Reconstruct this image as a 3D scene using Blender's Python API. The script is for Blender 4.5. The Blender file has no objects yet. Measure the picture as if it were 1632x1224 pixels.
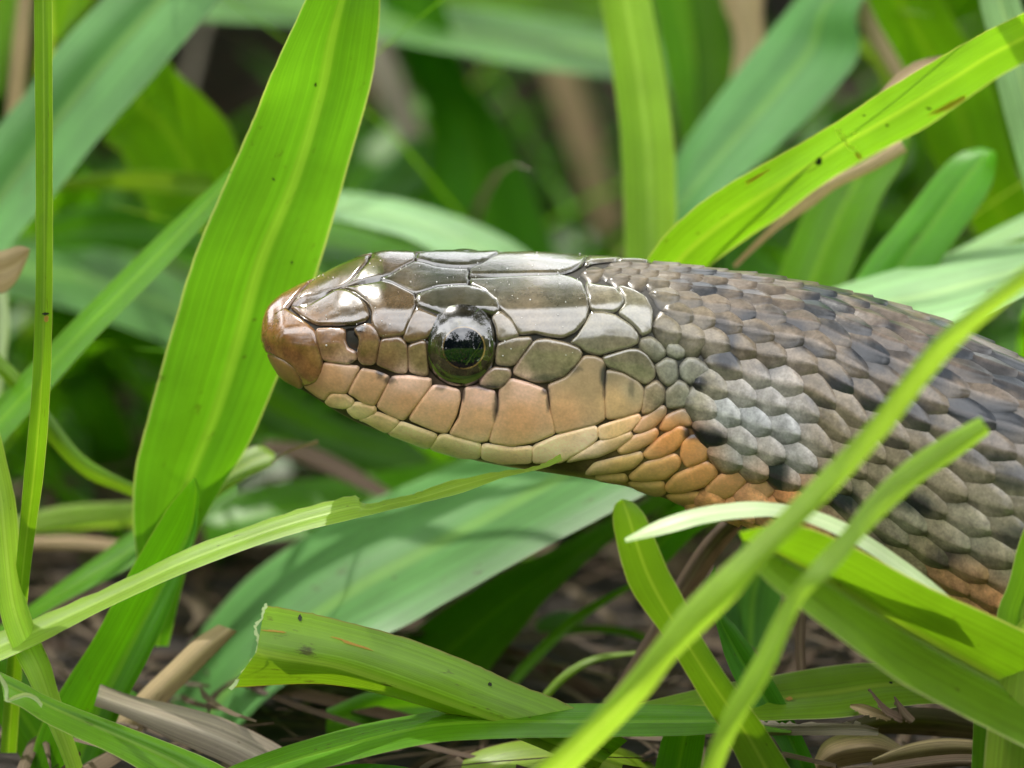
import bpy, math, random
import numpy as np
from mathutils import Vector, noise as mnoise
from mathutils.geometry import delaunay_2d_cdt

random.seed(7)
rng = np.random.default_rng(7)
sc = bpy.context.scene
sc.unit_settings.scale_length = 0.01          # one unit is one centimetre (a macro scene)

# ------------------------------------------------------------------ camera
D = 50.0                       # cm from lens to the snake's eye
PXCM = 251.0                   # photograph pixels per cm in the plane of focus
PITCH = math.radians(13.0)
FWD = np.array([0, math.cos(PITCH), -math.sin(PITCH)])
UP = np.array([0, math.sin(PITCH), math.cos(PITCH)])
RIGHT = np.array([1.0, 0, 0])
CAMP = -D * FWD
cam_d = bpy.data.cameras.new('camera')
cam = bpy.data.objects.new('camera', cam_d)
sc.collection.objects.link(cam)
cam.location = CAMP
cam.rotation_euler = (math.radians(90) - PITCH, 0, 0)
cam_d.sensor_width = 36
cam_d.lens = 36 * D / (1632 / PXCM)
cam_d.clip_start = 1
cam_d.clip_end = 200000
cam_d.dof.use_dof = True
cam_d.dof.focus_distance = D + 0.05
cam_d.dof.aperture_fstop = 0.29
sc.camera = cam

# ------------------------------------------------------------------ world, sun, exposure
SUN_EL, SUN_AZ = math.radians(60), math.radians(-42)     # azimuth measured from +y (away from camera) to +x
w = bpy.data.worlds.new('World'); sc.world = w; w.use_nodes = True
nt = w.node_tree; nt.nodes.clear()
sky = nt.nodes.new('ShaderNodeTexSky'); sky.sky_type = 'NISHITA'; sky.sun_disc = False
sky.sun_elevation = SUN_EL; sky.sun_rotation = SUN_AZ
sky.dust_density = 3.0; sky.air_density = 1.0
tcw = nt.nodes.new('ShaderNodeTexCoord')
mpw = nt.nodes.new('ShaderNodeMapping'); mpw.inputs['Scale'].default_value = (1, 1, 2.2)
cl = nt.nodes.new('ShaderNodeTexNoise'); cl.inputs['Scale'].default_value = 2.4; cl.inputs['Detail'].default_value = 6
cr = nt.nodes.new('ShaderNodeValToRGB')
cr.color_ramp.elements[0].position = 0.40; cr.color_ramp.elements[0].color = (0.6, 0.6, 0.6, 1)
cr.color_ramp.elements[1].position = 0.60; cr.color_ramp.elements[1].color = (1, 1, 1, 1)
mxw = nt.nodes.new('ShaderNodeMix'); mxw.data_type = 'RGBA'
mxw.inputs['B'].default_value = (21.5, 21.6, 22.0, 1)
bg = nt.nodes.new('ShaderNodeBackground'); bg.inputs['Strength'].default_value = 0.15
ow = nt.nodes.new('ShaderNodeOutputWorld')
L = nt.links.new
L(tcw.outputs['Generated'], mpw.inputs['Vector']); L(mpw.outputs['Vector'], cl.inputs['Vector'])
L(cl.outputs['Fac'], cr.inputs['Fac']); L(cr.outputs['Color'], mxw.inputs['Factor'])
L(sky.outputs['Color'], mxw.inputs['A']); L(mxw.outputs['Result'], bg.inputs['Color']); L(bg.outputs['Background'], ow.inputs['Surface'])
sl = bpy.data.lights.new('sun', 'SUN'); sl.energy = 3.0; sl.angle = math.radians(0.53); sl.color = (1.0, 0.95, 0.86)
so = bpy.data.objects.new('sun', sl); sc.collection.objects.link(so)
sdir = Vector((math.sin(SUN_AZ) * math.cos(SUN_EL), math.cos(SUN_AZ) * math.cos(SUN_EL), math.sin(SUN_EL)))
so.rotation_euler = sdir.to_track_quat('Z', 'Y').to_euler()
so.location = sdir * 200
sc.view_settings.view_transform = 'Standard'; sc.view_settings.look = 'None'
sc.view_settings.gamma = 1; sc.view_settings.use_curve_mapping = False
sc.view_settings.exposure = 0.57
sc.render.engine = 'CYCLES'
sc.cycles.max_bounces = 8; sc.cycles.transmission_bounces = 6

GROUND_Z = -2.85
CAN_EL = (40, 86)

# ------------------------------------------------------------------ helpers
def P(px, py, d):
    """world point seen at pixel (px,py) of the 1632x1224 photograph, d cm behind the focus plane"""
    px = np.asarray(px, float); py = np.asarray(py, float); d = np.asarray(d, float)
    k = (D + d) / D / PXCM
    X = (px - 816) * k; Y = (612 - py) * k
    return CAMP + X[..., None] * RIGHT + Y[..., None] * UP + (D + d)[..., None] * FWD

def crs(pts, n):
    """Catmull-Rom resample of control rows to n rows"""
    p = np.asarray(pts, float)
    if p.ndim == 1: p = p[:, None]
    m = len(p)
    if m == 1: return np.repeat(p, n, 0)
    q = np.vstack([2 * p[0] - p[1], p, 2 * p[-1] - p[-2]])
    u = np.linspace(0, m - 1, n); i = np.minimum(u.astype(int), m - 2); f = (u - i)[:, None]
    a, b, c, e = q[i], q[i + 1], q[i + 2], q[i + 3]
    return 0.5 * (2 * b + (c - a) * f + (2 * a - 5 * b + 4 * c - e) * f ** 2 + (3 * b - a - 3 * c + e) * f ** 3)

def mesh_obj(name, verts, faces, mat=None, parent=None, cols=None, uvs=None, smooth=True):
    me = bpy.data.meshes.new(name)
    me.from_pydata([tuple(map(float, v)) for v in verts], [], [tuple(map(int, f)) for f in faces])
    if cols is not None:
        ca = me.color_attributes.new('Col', 'FLOAT_COLOR', 'POINT')
        c4 = np.ones((len(verts), 4), np.float32); c4[:, :3] = cols
        ca.data.foreach_set('color', c4.ravel())
    if uvs is not None:
        ul = me.uv_layers.new(name='UVMap')
        li = np.zeros(len(me.loops), np.int32); me.loops.foreach_get('vertex_index', li)
        ul.data.foreach_set('uv', np.asarray(uvs, np.float32)[li].ravel())
    if smooth: me.polygons.foreach_set('use_smooth', [True] * len(me.polygons))
    if mat: me.materials.append(mat)
    me.update()
    o = bpy.data.objects.new(name, me); sc.collection.objects.link(o)
    if parent: o.parent = parent
    return o

def tag(o, label=None, cat=None, group=None, kind=None):
    if label: o['label'] = label
    if cat: o['category'] = cat
    if group: o['group'] = group
    if kind: o['kind'] = kind
    return o

def node_mat(name):
    m = bpy.data.materials.new(name); m.use_nodes = True
    m.node_tree.nodes.clear()
    return m, m.node_tree.nodes, m.node_tree.links.new

# ------------------------------------------------------------------ materials
def leaf_mat(name, col, rib, trans, rough=0.38, edge=(0.25, 0.16, 0.05), tf=0.5, spec=0.34, stain=0.22, coat=0.0, stripe=0.16, dark=(0.05,0.04,0.01)):
    m, N, Lk = node_mat(name)
    uv = N.new('ShaderNodeUVMap'); uv.uv_map = 'UVMap'
    sp = N.new('ShaderNodeSeparateXYZ'); Lk(uv.outputs[0], sp.inputs[0])
    oi = N.new('ShaderNodeObjectInfo')
    # veins: noise stretched along the blade
    mp = N.new('ShaderNodeMapping'); mp.inputs['Scale'].default_value = (34, 0.22, 1); Lk(uv.outputs[0], mp.inputs[0])
    ad = N.new('ShaderNodeVectorMath'); ad.operation = 'ADD'; Lk(mp.outputs[0], ad.inputs[0])
    cx = N.new('ShaderNodeCombineXYZ'); mu = N.new('ShaderNodeMath'); mu.operation = 'MULTIPLY'; mu.inputs[1].default_value = 57
    Lk(oi.outputs['Random'], mu.inputs[0]); Lk(mu.outputs[0], cx.inputs[2]); Lk(cx.outputs[0], ad.inputs[1])
    vn = N.new('ShaderNodeTexNoise'); vn.inputs['Scale'].default_value = 1.0; vn.inputs['Detail'].default_value = 3; Lk(ad.outputs[0], vn.inputs['Vector'])
    vr = N.new('ShaderNodeMapRange'); vr.inputs['From Min'].default_value = 0.3; vr.inputs['From Max'].default_value = 0.7
    vr.inputs['To Min'].default_value = 1 - stripe; vr.inputs['To Max'].default_value = 1 + stripe; Lk(vn.outputs['Fac'], vr.inputs['Value'])
    mp2 = N.new('ShaderNodeMapping'); mp2.inputs['Scale'].default_value = (150, 0.5, 1); Lk(uv.outputs[0], mp2.inputs[0])
    vn2 = N.new('ShaderNodeTexNoise'); vn2.inputs['Scale'].default_value = 1.0; vn2.inputs['Detail'].default_value = 2; Lk(mp2.outputs[0], vn2.inputs['Vector'])
    vr2 = N.new('ShaderNodeMapRange'); vr2.inputs['From Min'].default_value = 0.3; vr2.inputs['From Max'].default_value = 0.7
    vr2.inputs['To Min'].default_value = 0.84; vr2.inputs['To Max'].default_value = 1.16; Lk(vn2.outputs['Fac'], vr2.inputs['Value'])
    vm = N.new('ShaderNodeMath'); vm.operation = 'MULTIPLY'; Lk(vr.outputs[0], vm.inputs[0]); Lk(vr2.outputs[0], vm.inputs[1]); vr = vm
    # large blotches
    tc = N.new('ShaderNodeTexCoord')
    bn = N.new('ShaderNodeTexNoise'); bn.inputs['Scale'].default_value = 1.6; bn.inputs['Detail'].default_value = 4; Lk(tc.outputs['Object'], bn.inputs['Vector'])
    br = N.new('ShaderNodeMapRange'); br.inputs['From Min'].default_value = 0.3; br.inputs['From Max'].default_value = 0.7
    br.inputs['To Min'].default_value = 0.82; br.inputs['To Max'].default_value = 1.18; Lk(bn.outputs['Fac'], br.inputs['Value'])
    mm = N.new('ShaderNodeMath'); mm.operation = 'MULTIPLY'; Lk(vr.outputs[0], mm.inputs[0]); Lk(br.outputs[0], mm.inputs[1])
    # midrib mask |u-.5|
    s1 = N.new('ShaderNodeMath'); s1.operation = 'SUBTRACT'; s1.inputs[1].default_value = 0.5; Lk(sp.outputs['X'], s1.inputs[0])
    ab = N.new('ShaderNodeMath'); ab.operation = 'ABSOLUTE'; Lk(s1.outputs[0], ab.inputs[0])
    rr = N.new('ShaderNodeMapRange'); rr.interpolation_type = 'SMOOTHSTEP'
    rr.inputs['From Min'].default_value = 0.015; rr.inputs['From Max'].default_value = 0.075
    rr.inputs['To Min'].default_value = 0.75; rr.inputs['To Max'].default_value = 0.0; Lk(ab.outputs[0], rr.inputs['Value'])
    er = N.new('ShaderNodeMapRange'); er.inputs['From Min'].default_value = 0.478; er.inputs['From Max'].default_value = 0.5
    er.inputs['To Min'].default_value = 0; er.inputs['To Max'].default_value = 0.7; Lk(ab.outputs[0], er.inputs['Value'])
    c1 = N.new('ShaderNodeMix'); c1.data_type = 'RGBA'; c1.inputs['A'].default_value = (*col, 1); c1.inputs['B'].default_value = (*rib, 1); Lk(rr.outputs[0], c1.inputs['Factor'])
    c2 = N.new('ShaderNodeMix'); c2.data_type = 'RGBA'; c2.inputs['B'].default_value = (*edge, 1); Lk(c1.outputs['Result'], c2.inputs['A']); Lk(er.outputs[0], c2.inputs['Factor'])
    # blemishes
    fm = N.new('ShaderNodeMapping'); fm.inputs['Scale'].default_value = (3.0, 1.6, 1); Lk(uv.outputs[0], fm.inputs[0])
    fa = N.new('ShaderNodeVectorMath'); fa.operation = 'ADD'; Lk(fm.outputs[0], fa.inputs[0]); Lk(cx.outputs[0], fa.inputs[1])
    fn = N.new('ShaderNodeTexNoise'); fn.inputs['Scale'].default_value = 2.6; fn.inputs['Detail'].default_value = 5; fn.inputs['Roughness'].default_value = 0.7; Lk(fa.outputs[0], fn.inputs['Vector'])
    fr = N.new('ShaderNodeMapRange'); fr.inputs['From Min'].default_value = 0.66 - 0.1 * stain; fr.inputs['From Max'].default_value = 0.74 - 0.06 * stain
    fr.inputs['To Max'].default_value = 0.85; Lk(fn.outputs['Fac'], fr.inputs['Value'])
    c3 = N.new('ShaderNodeMix'); c3.data_type = 'RGBA'; c3.inputs['B'].default_value = (*dark, 1); Lk(c2.outputs['Result'], c3.inputs['A']); Lk(fr.outputs[0], c3.inputs['Factor'])
    gm = N.new('ShaderNodeMapping'); gm.inputs['Scale'].default_value = (9, 14, 1); Lk(uv.outputs[0], gm.inputs[0])
    ga = N.new('ShaderNodeVectorMath'); ga.operation = 'ADD'; Lk(gm.outputs[0], ga.inputs[0]); Lk(cx.outputs[0], ga.inputs[1])
    gn = N.new('ShaderNodeTexVoronoi'); gn.inputs['Scale'].default_value = 0.55; Lk(ga.outputs[0], gn.inputs['Vector'])
    gr = N.new('ShaderNodeMapRange'); gr.inputs['From Min'].default_value = 0.05; gr.inputs['From Max'].default_value = 0.11; gr.inputs['To Min'].default_value = 0.75; gr.inputs['To Max'].default_value = 0.0; Lk(gn.outputs['Distance'], gr.inputs['Value'])
    sc_n = N.new('ShaderNodeSeparateColor'); Lk(gn.outputs['Color'], sc_n.inputs[0])
    gg = N.new('ShaderNodeMath'); gg.operation = 'GREATER_THAN'; gg.inputs[1].default_value = 0.86; Lk(sc_n.outputs[0], gg.inputs[0])
    gx = N.new('ShaderNodeMath'); gx.operation = 'MULTIPLY'; Lk(gr.outputs[0], gx.inputs[0]); Lk(gg.outputs[0], gx.inputs[1])
    c4 = N.new('ShaderNodeMix'); c4.data_type = 'RGBA'; c4.inputs['B'].default_value = (*dark, 1); Lk(c3.outputs['Result'], c4.inputs['A']); Lk(gx.outputs[0], c4.inputs['Factor']); c3 = c4
    sc1 = N.new('ShaderNodeVectorMath'); sc1.operation = 'SCALE'; Lk(c3.outputs['Result'], sc1.inputs[0]); Lk(mm.outputs[0], sc1.inputs['Scale'])
    hs = N.new('ShaderNodeHueSaturation'); Lk(sc1.outputs[0], hs.inputs['Color'])
    hr = N.new('ShaderNodeMapRange'); hr.inputs['To Min'].default_value = 0.485; hr.inputs['To Max'].default_value = 0.51; Lk(oi.outputs['Random'], hr.inputs['Value']); Lk(hr.outputs[0], hs.inputs['Hue'])
    bs = N.new('ShaderNodeBsdfPrincipled'); bs.inputs['Roughness'].default_value = rough; bs.inputs['Specular IOR Level'].default_value = spec
    bs.inputs['Coat Weight'].default_value = coat; bs.inputs['Coat Roughness'].default_value = 0.3
    Lk(hs.outputs[0], bs.inputs['Base Color'])
    bp = N.new('ShaderNodeBump'); bp.inputs['Strength'].default_value = 0.35; bp.inputs['Distance'].default_value = 0.01; Lk(vn.outputs['Fac'], bp.inputs['Height']); Lk(bp.outputs[0], bs.inputs['Normal'])
    tr = N.new('ShaderNodeBsdfTranslucent')
    tcx = N.new('ShaderNodeMix'); tcx.data_type = 'RGBA'; tcx.blend_type = 'MULTIPLY'; tcx.inputs['Factor'].default_value = 1
    Lk(hs.outputs[0], tcx.inputs['A']); tcx.inputs['B'].default_value = (*trans, 1); Lk(tcx.outputs['Result'], tr.inputs['Color'])
    mx = N.new('ShaderNodeMixShader'); mx.inputs['Fac'].default_value = tf; Lk(bs.outputs[0], mx.inputs[1]); Lk(tr.outputs[0], mx.inputs[2])
    out = N.new('ShaderNodeOutputMaterial'); Lk(mx.outputs[0], out.inputs['Surface'])
    return m

MB = {
 'lime':  leaf_mat('leaf_lime', (0.115, 0.265, 0.012), (0.21, 0.36, 0.035), (1.6, 1.62, 0.6), stripe=0.10, edge=(0.55, 0.52, 0.28), tf=0.55),
 'limep': leaf_mat('leaf_pale_lime', (0.22, 0.37, 0.035), (0.30, 0.45, 0.07), (2.0, 1.9, 1.2), edge=(0.45, 0.45, 0.2), tf=0.5),
 'green': leaf_mat('leaf_green', (0.075, 0.225, 0.005), (0.13, 0.30, 0.012), (2.2, 1.9, 0.6), edge=(0.16, 0.22, 0.05), tf=0.45),
 'dark':  leaf_mat('leaf_dark', (0.042, 0.145, 0.004), (0.07, 0.19, 0.008), (2.1, 1.9, 0.5), edge=(0.08, 0.12, 0.02), tf=0.4),
 'glauc': leaf_mat('leaf_glaucous', (0.085, 0.225, 0.055), (0.14, 0.29, 0.05), (1.6, 1.7, 0.4), rough=0.42, edge=(0.18, 0.3, 0.12), tf=0.3, coat=0.06, stripe=0.14),
 'pale':  leaf_mat('leaf_pale_bloom', (0.27, 0.46, 0.20), (0.36, 0.54, 0.22), (1.3, 1.4, 0.9), rough=0.40, edge=(0.4, 0.5, 0.3), tf=0.28, coat=0.4, stripe=0.15),
 'olive': leaf_mat('leaf_olive', (0.15, 0.27, 0.012), (0.25, 0.36, 0.04), (1.9, 1.7, 0.8), edge=(0.20, 0.10, 0.04), tf=0.35, stain=0.5),
 'white': leaf_mat('leaf_bleached_sheen', (0.42, 0.53, 0.27), (0.52, 0.60, 0.36), (1.1, 1.2, 0.7), rough=0.35, edge=(0.4, 0.25, 0.12), tf=0.25, coat=0.5, stripe=0.12),  # bleached tissue; on the arching blade, sky sheen put into the colour
 'dry':   leaf_mat('straw_tan', (0.34, 0.25, 0.13), (0.42, 0.32, 0.18), (1.1, 1.0, 0.8), rough=0.6, edge=(0.12, 0.06, 0.03), tf=0.2, stain=0.6, stripe=0.5, dark=(0.08, 0.05, 0.03)),
 'dryb':  leaf_mat('straw_brown', (0.15, 0.10, 0.065), (0.22, 0.16, 0.10), (1.1, 1.0, 0.8), rough=0.6, edge=(0.08, 0.03, 0.02), tf=0.15, stain=0.6, stripe=0.5, dark=(0.04, 0.02, 0.015)),
 'litter': leaf_mat('litter_brown', (0.050, 0.026, 0.012), (0.07, 0.04, 0.02), (1.1, 1.0, 0.8), rough=0.7, edge=(0.04, 0.02, 0.01), tf=0.1, stain=0.6, stripe=0.5),
 'litterg': leaf_mat('litter_grey', (0.085, 0.058, 0.033), (0.12, 0.085, 0.05), (1.1, 1.0, 0.8), rough=0.7, edge=(0.06, 0.03, 0.02), tf=0.1, stain=0.6, stripe=0.5),
 'dryg':  leaf_mat('straw_grey', (0.24, 0.20, 0.15), (0.3, 0.26, 0.2), (1.1, 1.0, 0.8), rough=0.6, edge=(0.14, 0.06, 0.03), tf=0.15, stain=0.4, stripe=0.45, dark=(0.06, 0.04, 0.03)),
}

def scale_mat(name, rough, coat, bump=0.25, mottle=0.25, grain=60, gs=0.18):
    m, N, Lk = node_mat(name)
    at = N.new('ShaderNodeAttribute'); at.attribute_name = 'Col'
    tc = N.new('ShaderNodeTexCoord')
    n1 = N.new('ShaderNodeTexNoise'); n1.inputs['Scale'].default_value = 16; n1.inputs['Detail'].default_value = 5; Lk(tc.outputs['Object'], n1.inputs['Vector'])
    n2 = N.new('ShaderNodeTexNoise'); n2.inputs['Scale'].default_value = grain; n2.inputs['Detail'].default_value = 3; Lk(tc.outputs['Object'], n2.inputs['Vector'])
    r1 = N.new('ShaderNodeMapRange'); r1.inputs['From Min'].default_value = 0.3; r1.inputs['From Max'].default_value = 0.7
    r1.inputs['To Min'].default_value = 1 - mottle; r1.inputs['To Max'].default_value = 1 + mottle; Lk(n1.outputs['Fac'], r1.inputs['Value'])
    r2 = N.new('ShaderNodeMapRange'); r2.inputs['From Min'].default_value = 0.3; r2.inputs['From Max'].default_value = 0.7
    r2.inputs['To Min'].default_value = 1 - gs; r2.inputs['To Max'].default_value = 1 + gs; Lk(n2.outputs['Fac'], r2.inputs['Value'])
    mu = N.new('ShaderNodeMath'); mu.operation = 'MULTIPLY'; Lk(r1.outputs[0], mu.inputs[0]); Lk(r2.outputs[0], mu.inputs[1])
    s = N.new('ShaderNodeVectorMath'); s.operation = 'SCALE'; Lk(at.outputs['Color'], s.inputs[0]); Lk(mu.outputs[0], s.inputs['Scale'])
    bs = N.new('ShaderNodeBsdfPrincipled'); Lk(s.outputs[0], bs.inputs['Base Color'])
    rr = N.new('ShaderNodeMapRange'); rr.inputs['To Min'].default_value = rough * 0.7; rr.inputs['To Max'].default_value = rough * 1.35; Lk(n1.outputs['Fac'], rr.inputs['Value'])
    Lk(rr.outputs[0], bs.inputs['Roughness'])
    bs.inputs['Specular IOR Level'].default_value = 0.5 if coat > .3 else 0.32
    bs.inputs['Coat Weight'].default_value = coat; bs.inputs['Coat Roughness'].default_value = rough * 0.55; bs.inputs['Coat IOR'].default_value = 1.8
    bp = N.new('ShaderNodeBump'); bp.inputs['Strength'].default_value = bump; bp.inputs['Distance'].default_value = 0.004
    Lk(n2.outputs['Fac'], bp.inputs['Height']); Lk(bp.outputs[0], bs.inputs['Normal']); 
    bp2 = N.new('ShaderNodeBump'); bp2.inputs['Strength'].default_value = 0.12; bp2.inputs['Distance'].default_value = 0.01
    Lk(n1.outputs['Fac'], bp2.inputs['Height']); Lk(bp2.outputs[0], bs.inputs['Coat Normal'])
    out = N.new('ShaderNodeOutputMaterial'); Lk(bs.outputs[0], out.inputs['Surface'])
    return m
M_PLATE = scale_mat('polished_head_scale', 0.20, 1.0, bump=0.15)
M_LIP = scale_mat('lip_scale', 0.42, 0.35, bump=0.2, mottle=0.10, gs=0.09)
M_BODY = scale_mat('keeled_scale', 0.34, 0.24, bump=0.35, mottle=0.30)
M_SKIN = scale_mat('skin_between_scales', 0.6, 0.0)
M_EYE = scale_mat('iris', 0.30, 0.0, bump=0.1, mottle=0.6, grain=90)
def eye_gloss(m, r):
    b = [n for n in m.node_tree.nodes if n.type == 'BSDF_PRINCIPLED'][0]
    for l in list(b.inputs['Roughness'].links): m.node_tree.links.remove(l)
    b.inputs['Coat Weight'].default_value = 1; b.inputs['Coat Roughness'].default_value = r; b.inputs['Coat IOR'].default_value = 2.0
    b.inputs['Roughness'].default_value = 0.25
    for nm in ('Normal', 'Coat Normal'):
        for l in list(b.inputs[nm].links): m.node_tree.links.remove(l)
eye_gloss(M_EYE, 0.015)
M_PUPIL, N_, Lk_ = node_mat('pupil')
b_ = N_.new('ShaderNodeBsdfPrincipled'); b_.inputs['Base Color'].default_value = (0.002, 0.003, 0.005, 1); b_.inputs['Roughness'].default_value = 0.02
b_.inputs['IOR'].default_value = 1.9
o_ = N_.new('ShaderNodeOutputMaterial'); Lk_(b_.outputs[0], o_.inputs['Surface'])

# ------------------------------------------------------------------ ground
def soil_mat():
    m, N, Lk = node_mat('soil')
    tc = N.new('ShaderNodeTexCoord')
    n1 = N.new('ShaderNodeTexNoise'); n1.inputs['Scale'].default_value = 1.3; n1.inputs['Detail'].default_value = 9; n1.inputs['Roughness'].default_value = 0.7
    Lk(tc.outputs['Object'], n1.inputs['Vector'])
    r = N.new('ShaderNodeValToRGB'); r.color_ramp.elements[0].position = 0.35; r.color_ramp.elements[0].color = (0.006, 0.004, 0.003, 1)
    r.color_ramp.elements[1].position = 0.7; r.color_ramp.elements[1].color = (0.030, 0.018, 0.010, 1)
    Lk(n1.outputs['Fac'], r.inputs['Fac'])
    b = N.new('ShaderNodeBsdfPrincipled'); b.inputs['Roughness'].default_value = 0.9; Lk(r.outputs[0], b.inputs['Base Color'])
    bp = N.new('ShaderNodeBump'); bp.inputs['Distance'].default_value = 0.2; Lk(n1.outputs['Fac'], bp.inputs['Height']); Lk(bp.outputs[0], b.inputs['Normal'])
    o = N.new('ShaderNodeOutputMaterial'); Lk(b.outputs[0], o.inputs['Surface'])
    return m
M_SOIL = soil_mat()
def ground_z(x, y):
    return GROUND_Z + 0.22 * mnoise.noise(Vector((x * 0.6, y * 0.6, 0))) + 0.08 * mnoise.noise(Vector((x * 2.1, y * 2.1, 3)))
xs = list(np.arange(-30, 30.01, 0.6)); ys = list(np.arange(-20, 60.01, 0.6))
xs = [-60000, -3000, -300, -90] + xs + [90, 300, 3000, 60000]; ys = [-60000, -3000, -300, -60] + ys + [120, 300, 3000, 60000]
gv = []; gf = []
for y in ys:
    for x in xs:
        near = abs(x) <= 30 and -20 <= y <= 60
        gv.append((x, y, ground_z(x, y) if near else GROUND_Z))
nx = len(xs)
for j in range(len(ys) - 1):
    for i in range(nx - 1):
        a = j * nx + i; gf.append((a, a + 1, a + 1 + nx, a + nx))
tag(mesh_obj('ground', gv, gf, M_SOIL), kind='structure')

# ------------------------------------------------------------------ SNAKE
ST = dict(
 x=[418, 419, 422, 428, 440, 452, 480, 510, 540, 575, 610, 690, 780, 850, 900, 960, 1020, 1080, 1150, 1220, 1300, 1400, 1500, 1580, 1632, 1720, 1820],
 top=[541, 526, 508, 492, 480, 471, 456, 443, 426, 411, 404, 404, 405, 405, 408, 412, 416, 425, 435, 443, 458, 482, 515, 552, 578, 625, 680])
BX = [418, 420, 431, 444, 452, 478, 503, 534, 567, 606, 657, 709, 760, 812, 870, 940, 1000, 1040, 1080, 1120, 1180, 1250, 1350, 1450, 1570, 1632, 1820]
BY = [544, 557, 574, 597, 606, 623, 638, 658, 676, 691, 707, 724, 738, 748, 756, 767, 779, 792, 804, 813, 826, 850, 893, 940, 1000, 1030, 1120]
WX = [418, 420, 425, 440, 460, 500, 560, 650, 740, 850, 960, 1050, 1150, 1300, 1450, 1632, 1820]
WY = [4, 16, 36, 60, 76, 98, 122, 142, 152, 160, 166, 162, 165, 182, 195, 205, 210]
DX = [418, 740, 1050, 1300, 1450, 1632, 1820]
DY = [0.42, 0.52, 0.50, 0.40, 0.30, 0.18, 0.05]
RX = [418, 470, 560, 740, 950, 1150, 1820]
RY = [10, 24, 27, 27, 24, 16, 12]
HT = crs([(0, 1), (.35, .985), (.62, .91), (.82, .70), (.93, .38), (1, .05), (1.0, -.28), (.94, -.56), (.77, -.79), (.45, -.94), (0, -1)], 240)
BT = crs([(0, 1), (.3, .95), (.58, .80), (.81, .55), (.95, .2), (1, -.1), (.97, -.42), (.86, -.68), (.66, -.87), (.4, -.97), (0, -1)], 240)
def arc_uniform(t, n):
    s = np.r_[0, np.cumsum(np.hypot(*np.diff(t, axis=0).T))]; u = np.linspace(0, s[-1], n)
    return np.c_[np.interp(u, s, t[:, 0]), np.interp(u, s, t[:, 1])]
NT = 121
HT = arc_uniform(HT, NT); BT = arc_uniform(BT, NT)
XS = np.r_[418.0, 418.4, 419, 420, 421.5, np.arange(423.5, 1821, 3.0)]
TS = np.linspace(-1, 1, 2 * NT - 1)
def smooth_interp(x, xp, yp):
    # monotone-ish smoothing: average linear interpolation over a small window
    r = 0
    for o, wgt in ((-8, .15), (-4, .2), (0, .3), (4, .2), (8, .15)):
        r = r + wgt * np.interp(x + o * np.clip((x - 430) / 80, 0, 1), xp, yp)
    return r
RHO = np.zeros(len(XS))
MX = [418, 435, 451, 476, 500, 531, 604, 661, 748, 880, 1000, 1150, 1300, 1632, 1820]
MY = [545, 508, 492, 488, 478, 464, 447, 442, 442, 438, 432, 447, 472, 600, 700]
G_v = np.zeros((len(XS), len(TS))); G_d = np.zeros_like(G_v)
for i, x in enumerate(XS):
    top = smooth_interp(x, ST['x'], ST['top']); bot = smooth_interp(x, BX, BY)
    W = smooth_interp(x, WX, WY); rho = math.radians(np.interp(x, RX, RY)); dc = np.interp(x, DX, DY)
    f = np.clip((x - 940) / 240, 0, 1); f = f * f * (3 - 2 * f)
    half = HT * (1 - f) + BT * f
    a = np.r_[-half[::-1, 0], half[1:, 0]]; b = np.r_[half[::-1, 1], half[1:, 1]]
    Hh = (bot - top) / 2
    ymid = np.interp(x, MX, MY)
    lo_, hi_ = 0.0, math.radians(50)
    for _b in range(22):
        rho = (lo_ + hi_) / 2; H = Hh
        for _ in range(8):
            v = b * H * math.cos(rho) - a * W * math.sin(rho); H = max(H * (2 * Hh) / (v.max() - v.min()), 1.0)
        if v.max() - H * math.cos(rho) < ymid - top: lo_ = rho
        else: hi_ = rho
    RHO[i] = rho
XR = np.arange(418, 1830, 1.0)
RS = np.interp(XR, XS, RHO); RS = np.convolve(np.pad(RS, 20, mode='edge'), np.ones(41) / 41, 'valid')
for i, x in enumerate(XS):
    top = smooth_interp(x, ST['x'], ST['top']); bot = smooth_interp(x, BX, BY)
    W = smooth_interp(x, WX, WY); rho = float(np.interp(x, XR, RS)); dc = np.interp(x, DX, DY)
    f = np.clip((x - 940) / 240, 0, 1); f = f * f * (3 - 2 * f)
    half = HT * (1 - f) + BT * f
    a = np.r_[-half[::-1, 0], half[1:, 0]]; b = np.r_[half[::-1, 1], half[1:, 1]]
    Hh = (bot - top) / 2
    H = Hh
    for _ in range(6):
        v = b * H * math.cos(rho) - a * W * math.sin(rho)
        H *= (2 * Hh) / (v.max() - v.min())
        H = max(H, 1.0)
    v = b * H * math.cos(rho) - a * W * math.sin(rho)
    sc_ = 2 * Hh / (v.max() - v.min())
    v = (v - v.max()) * sc_
    tow = a * W * math.cos(rho) + b * H * math.sin(rho)
    G_v[i] = top - v; G_d[i] = dc - tow / PXCM
GP = P(np.repeat(XS[:, None], len(TS), 1), G_v, G_d)
du = np.gradient(GP, axis=0); dv = np.gradient(GP, axis=1)
GN = np.cross(du, dv); GN /= np.maximum(np.linalg.norm(GN, axis=2, keepdims=True), 1e-9)
cen = GP.mean(axis=1, keepdims=True)
GN *= np.sign(((GP - cen) * GN).sum(2, keepdims=True).mean())
GN[:5] = GN[5]  # stable normals at the very tip
tipn = (GP[:6] - GP[12].mean(0)); tipn /= np.linalg.norm(tipn, axis=2, keepdims=True); GN[:6] = tipn

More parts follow.
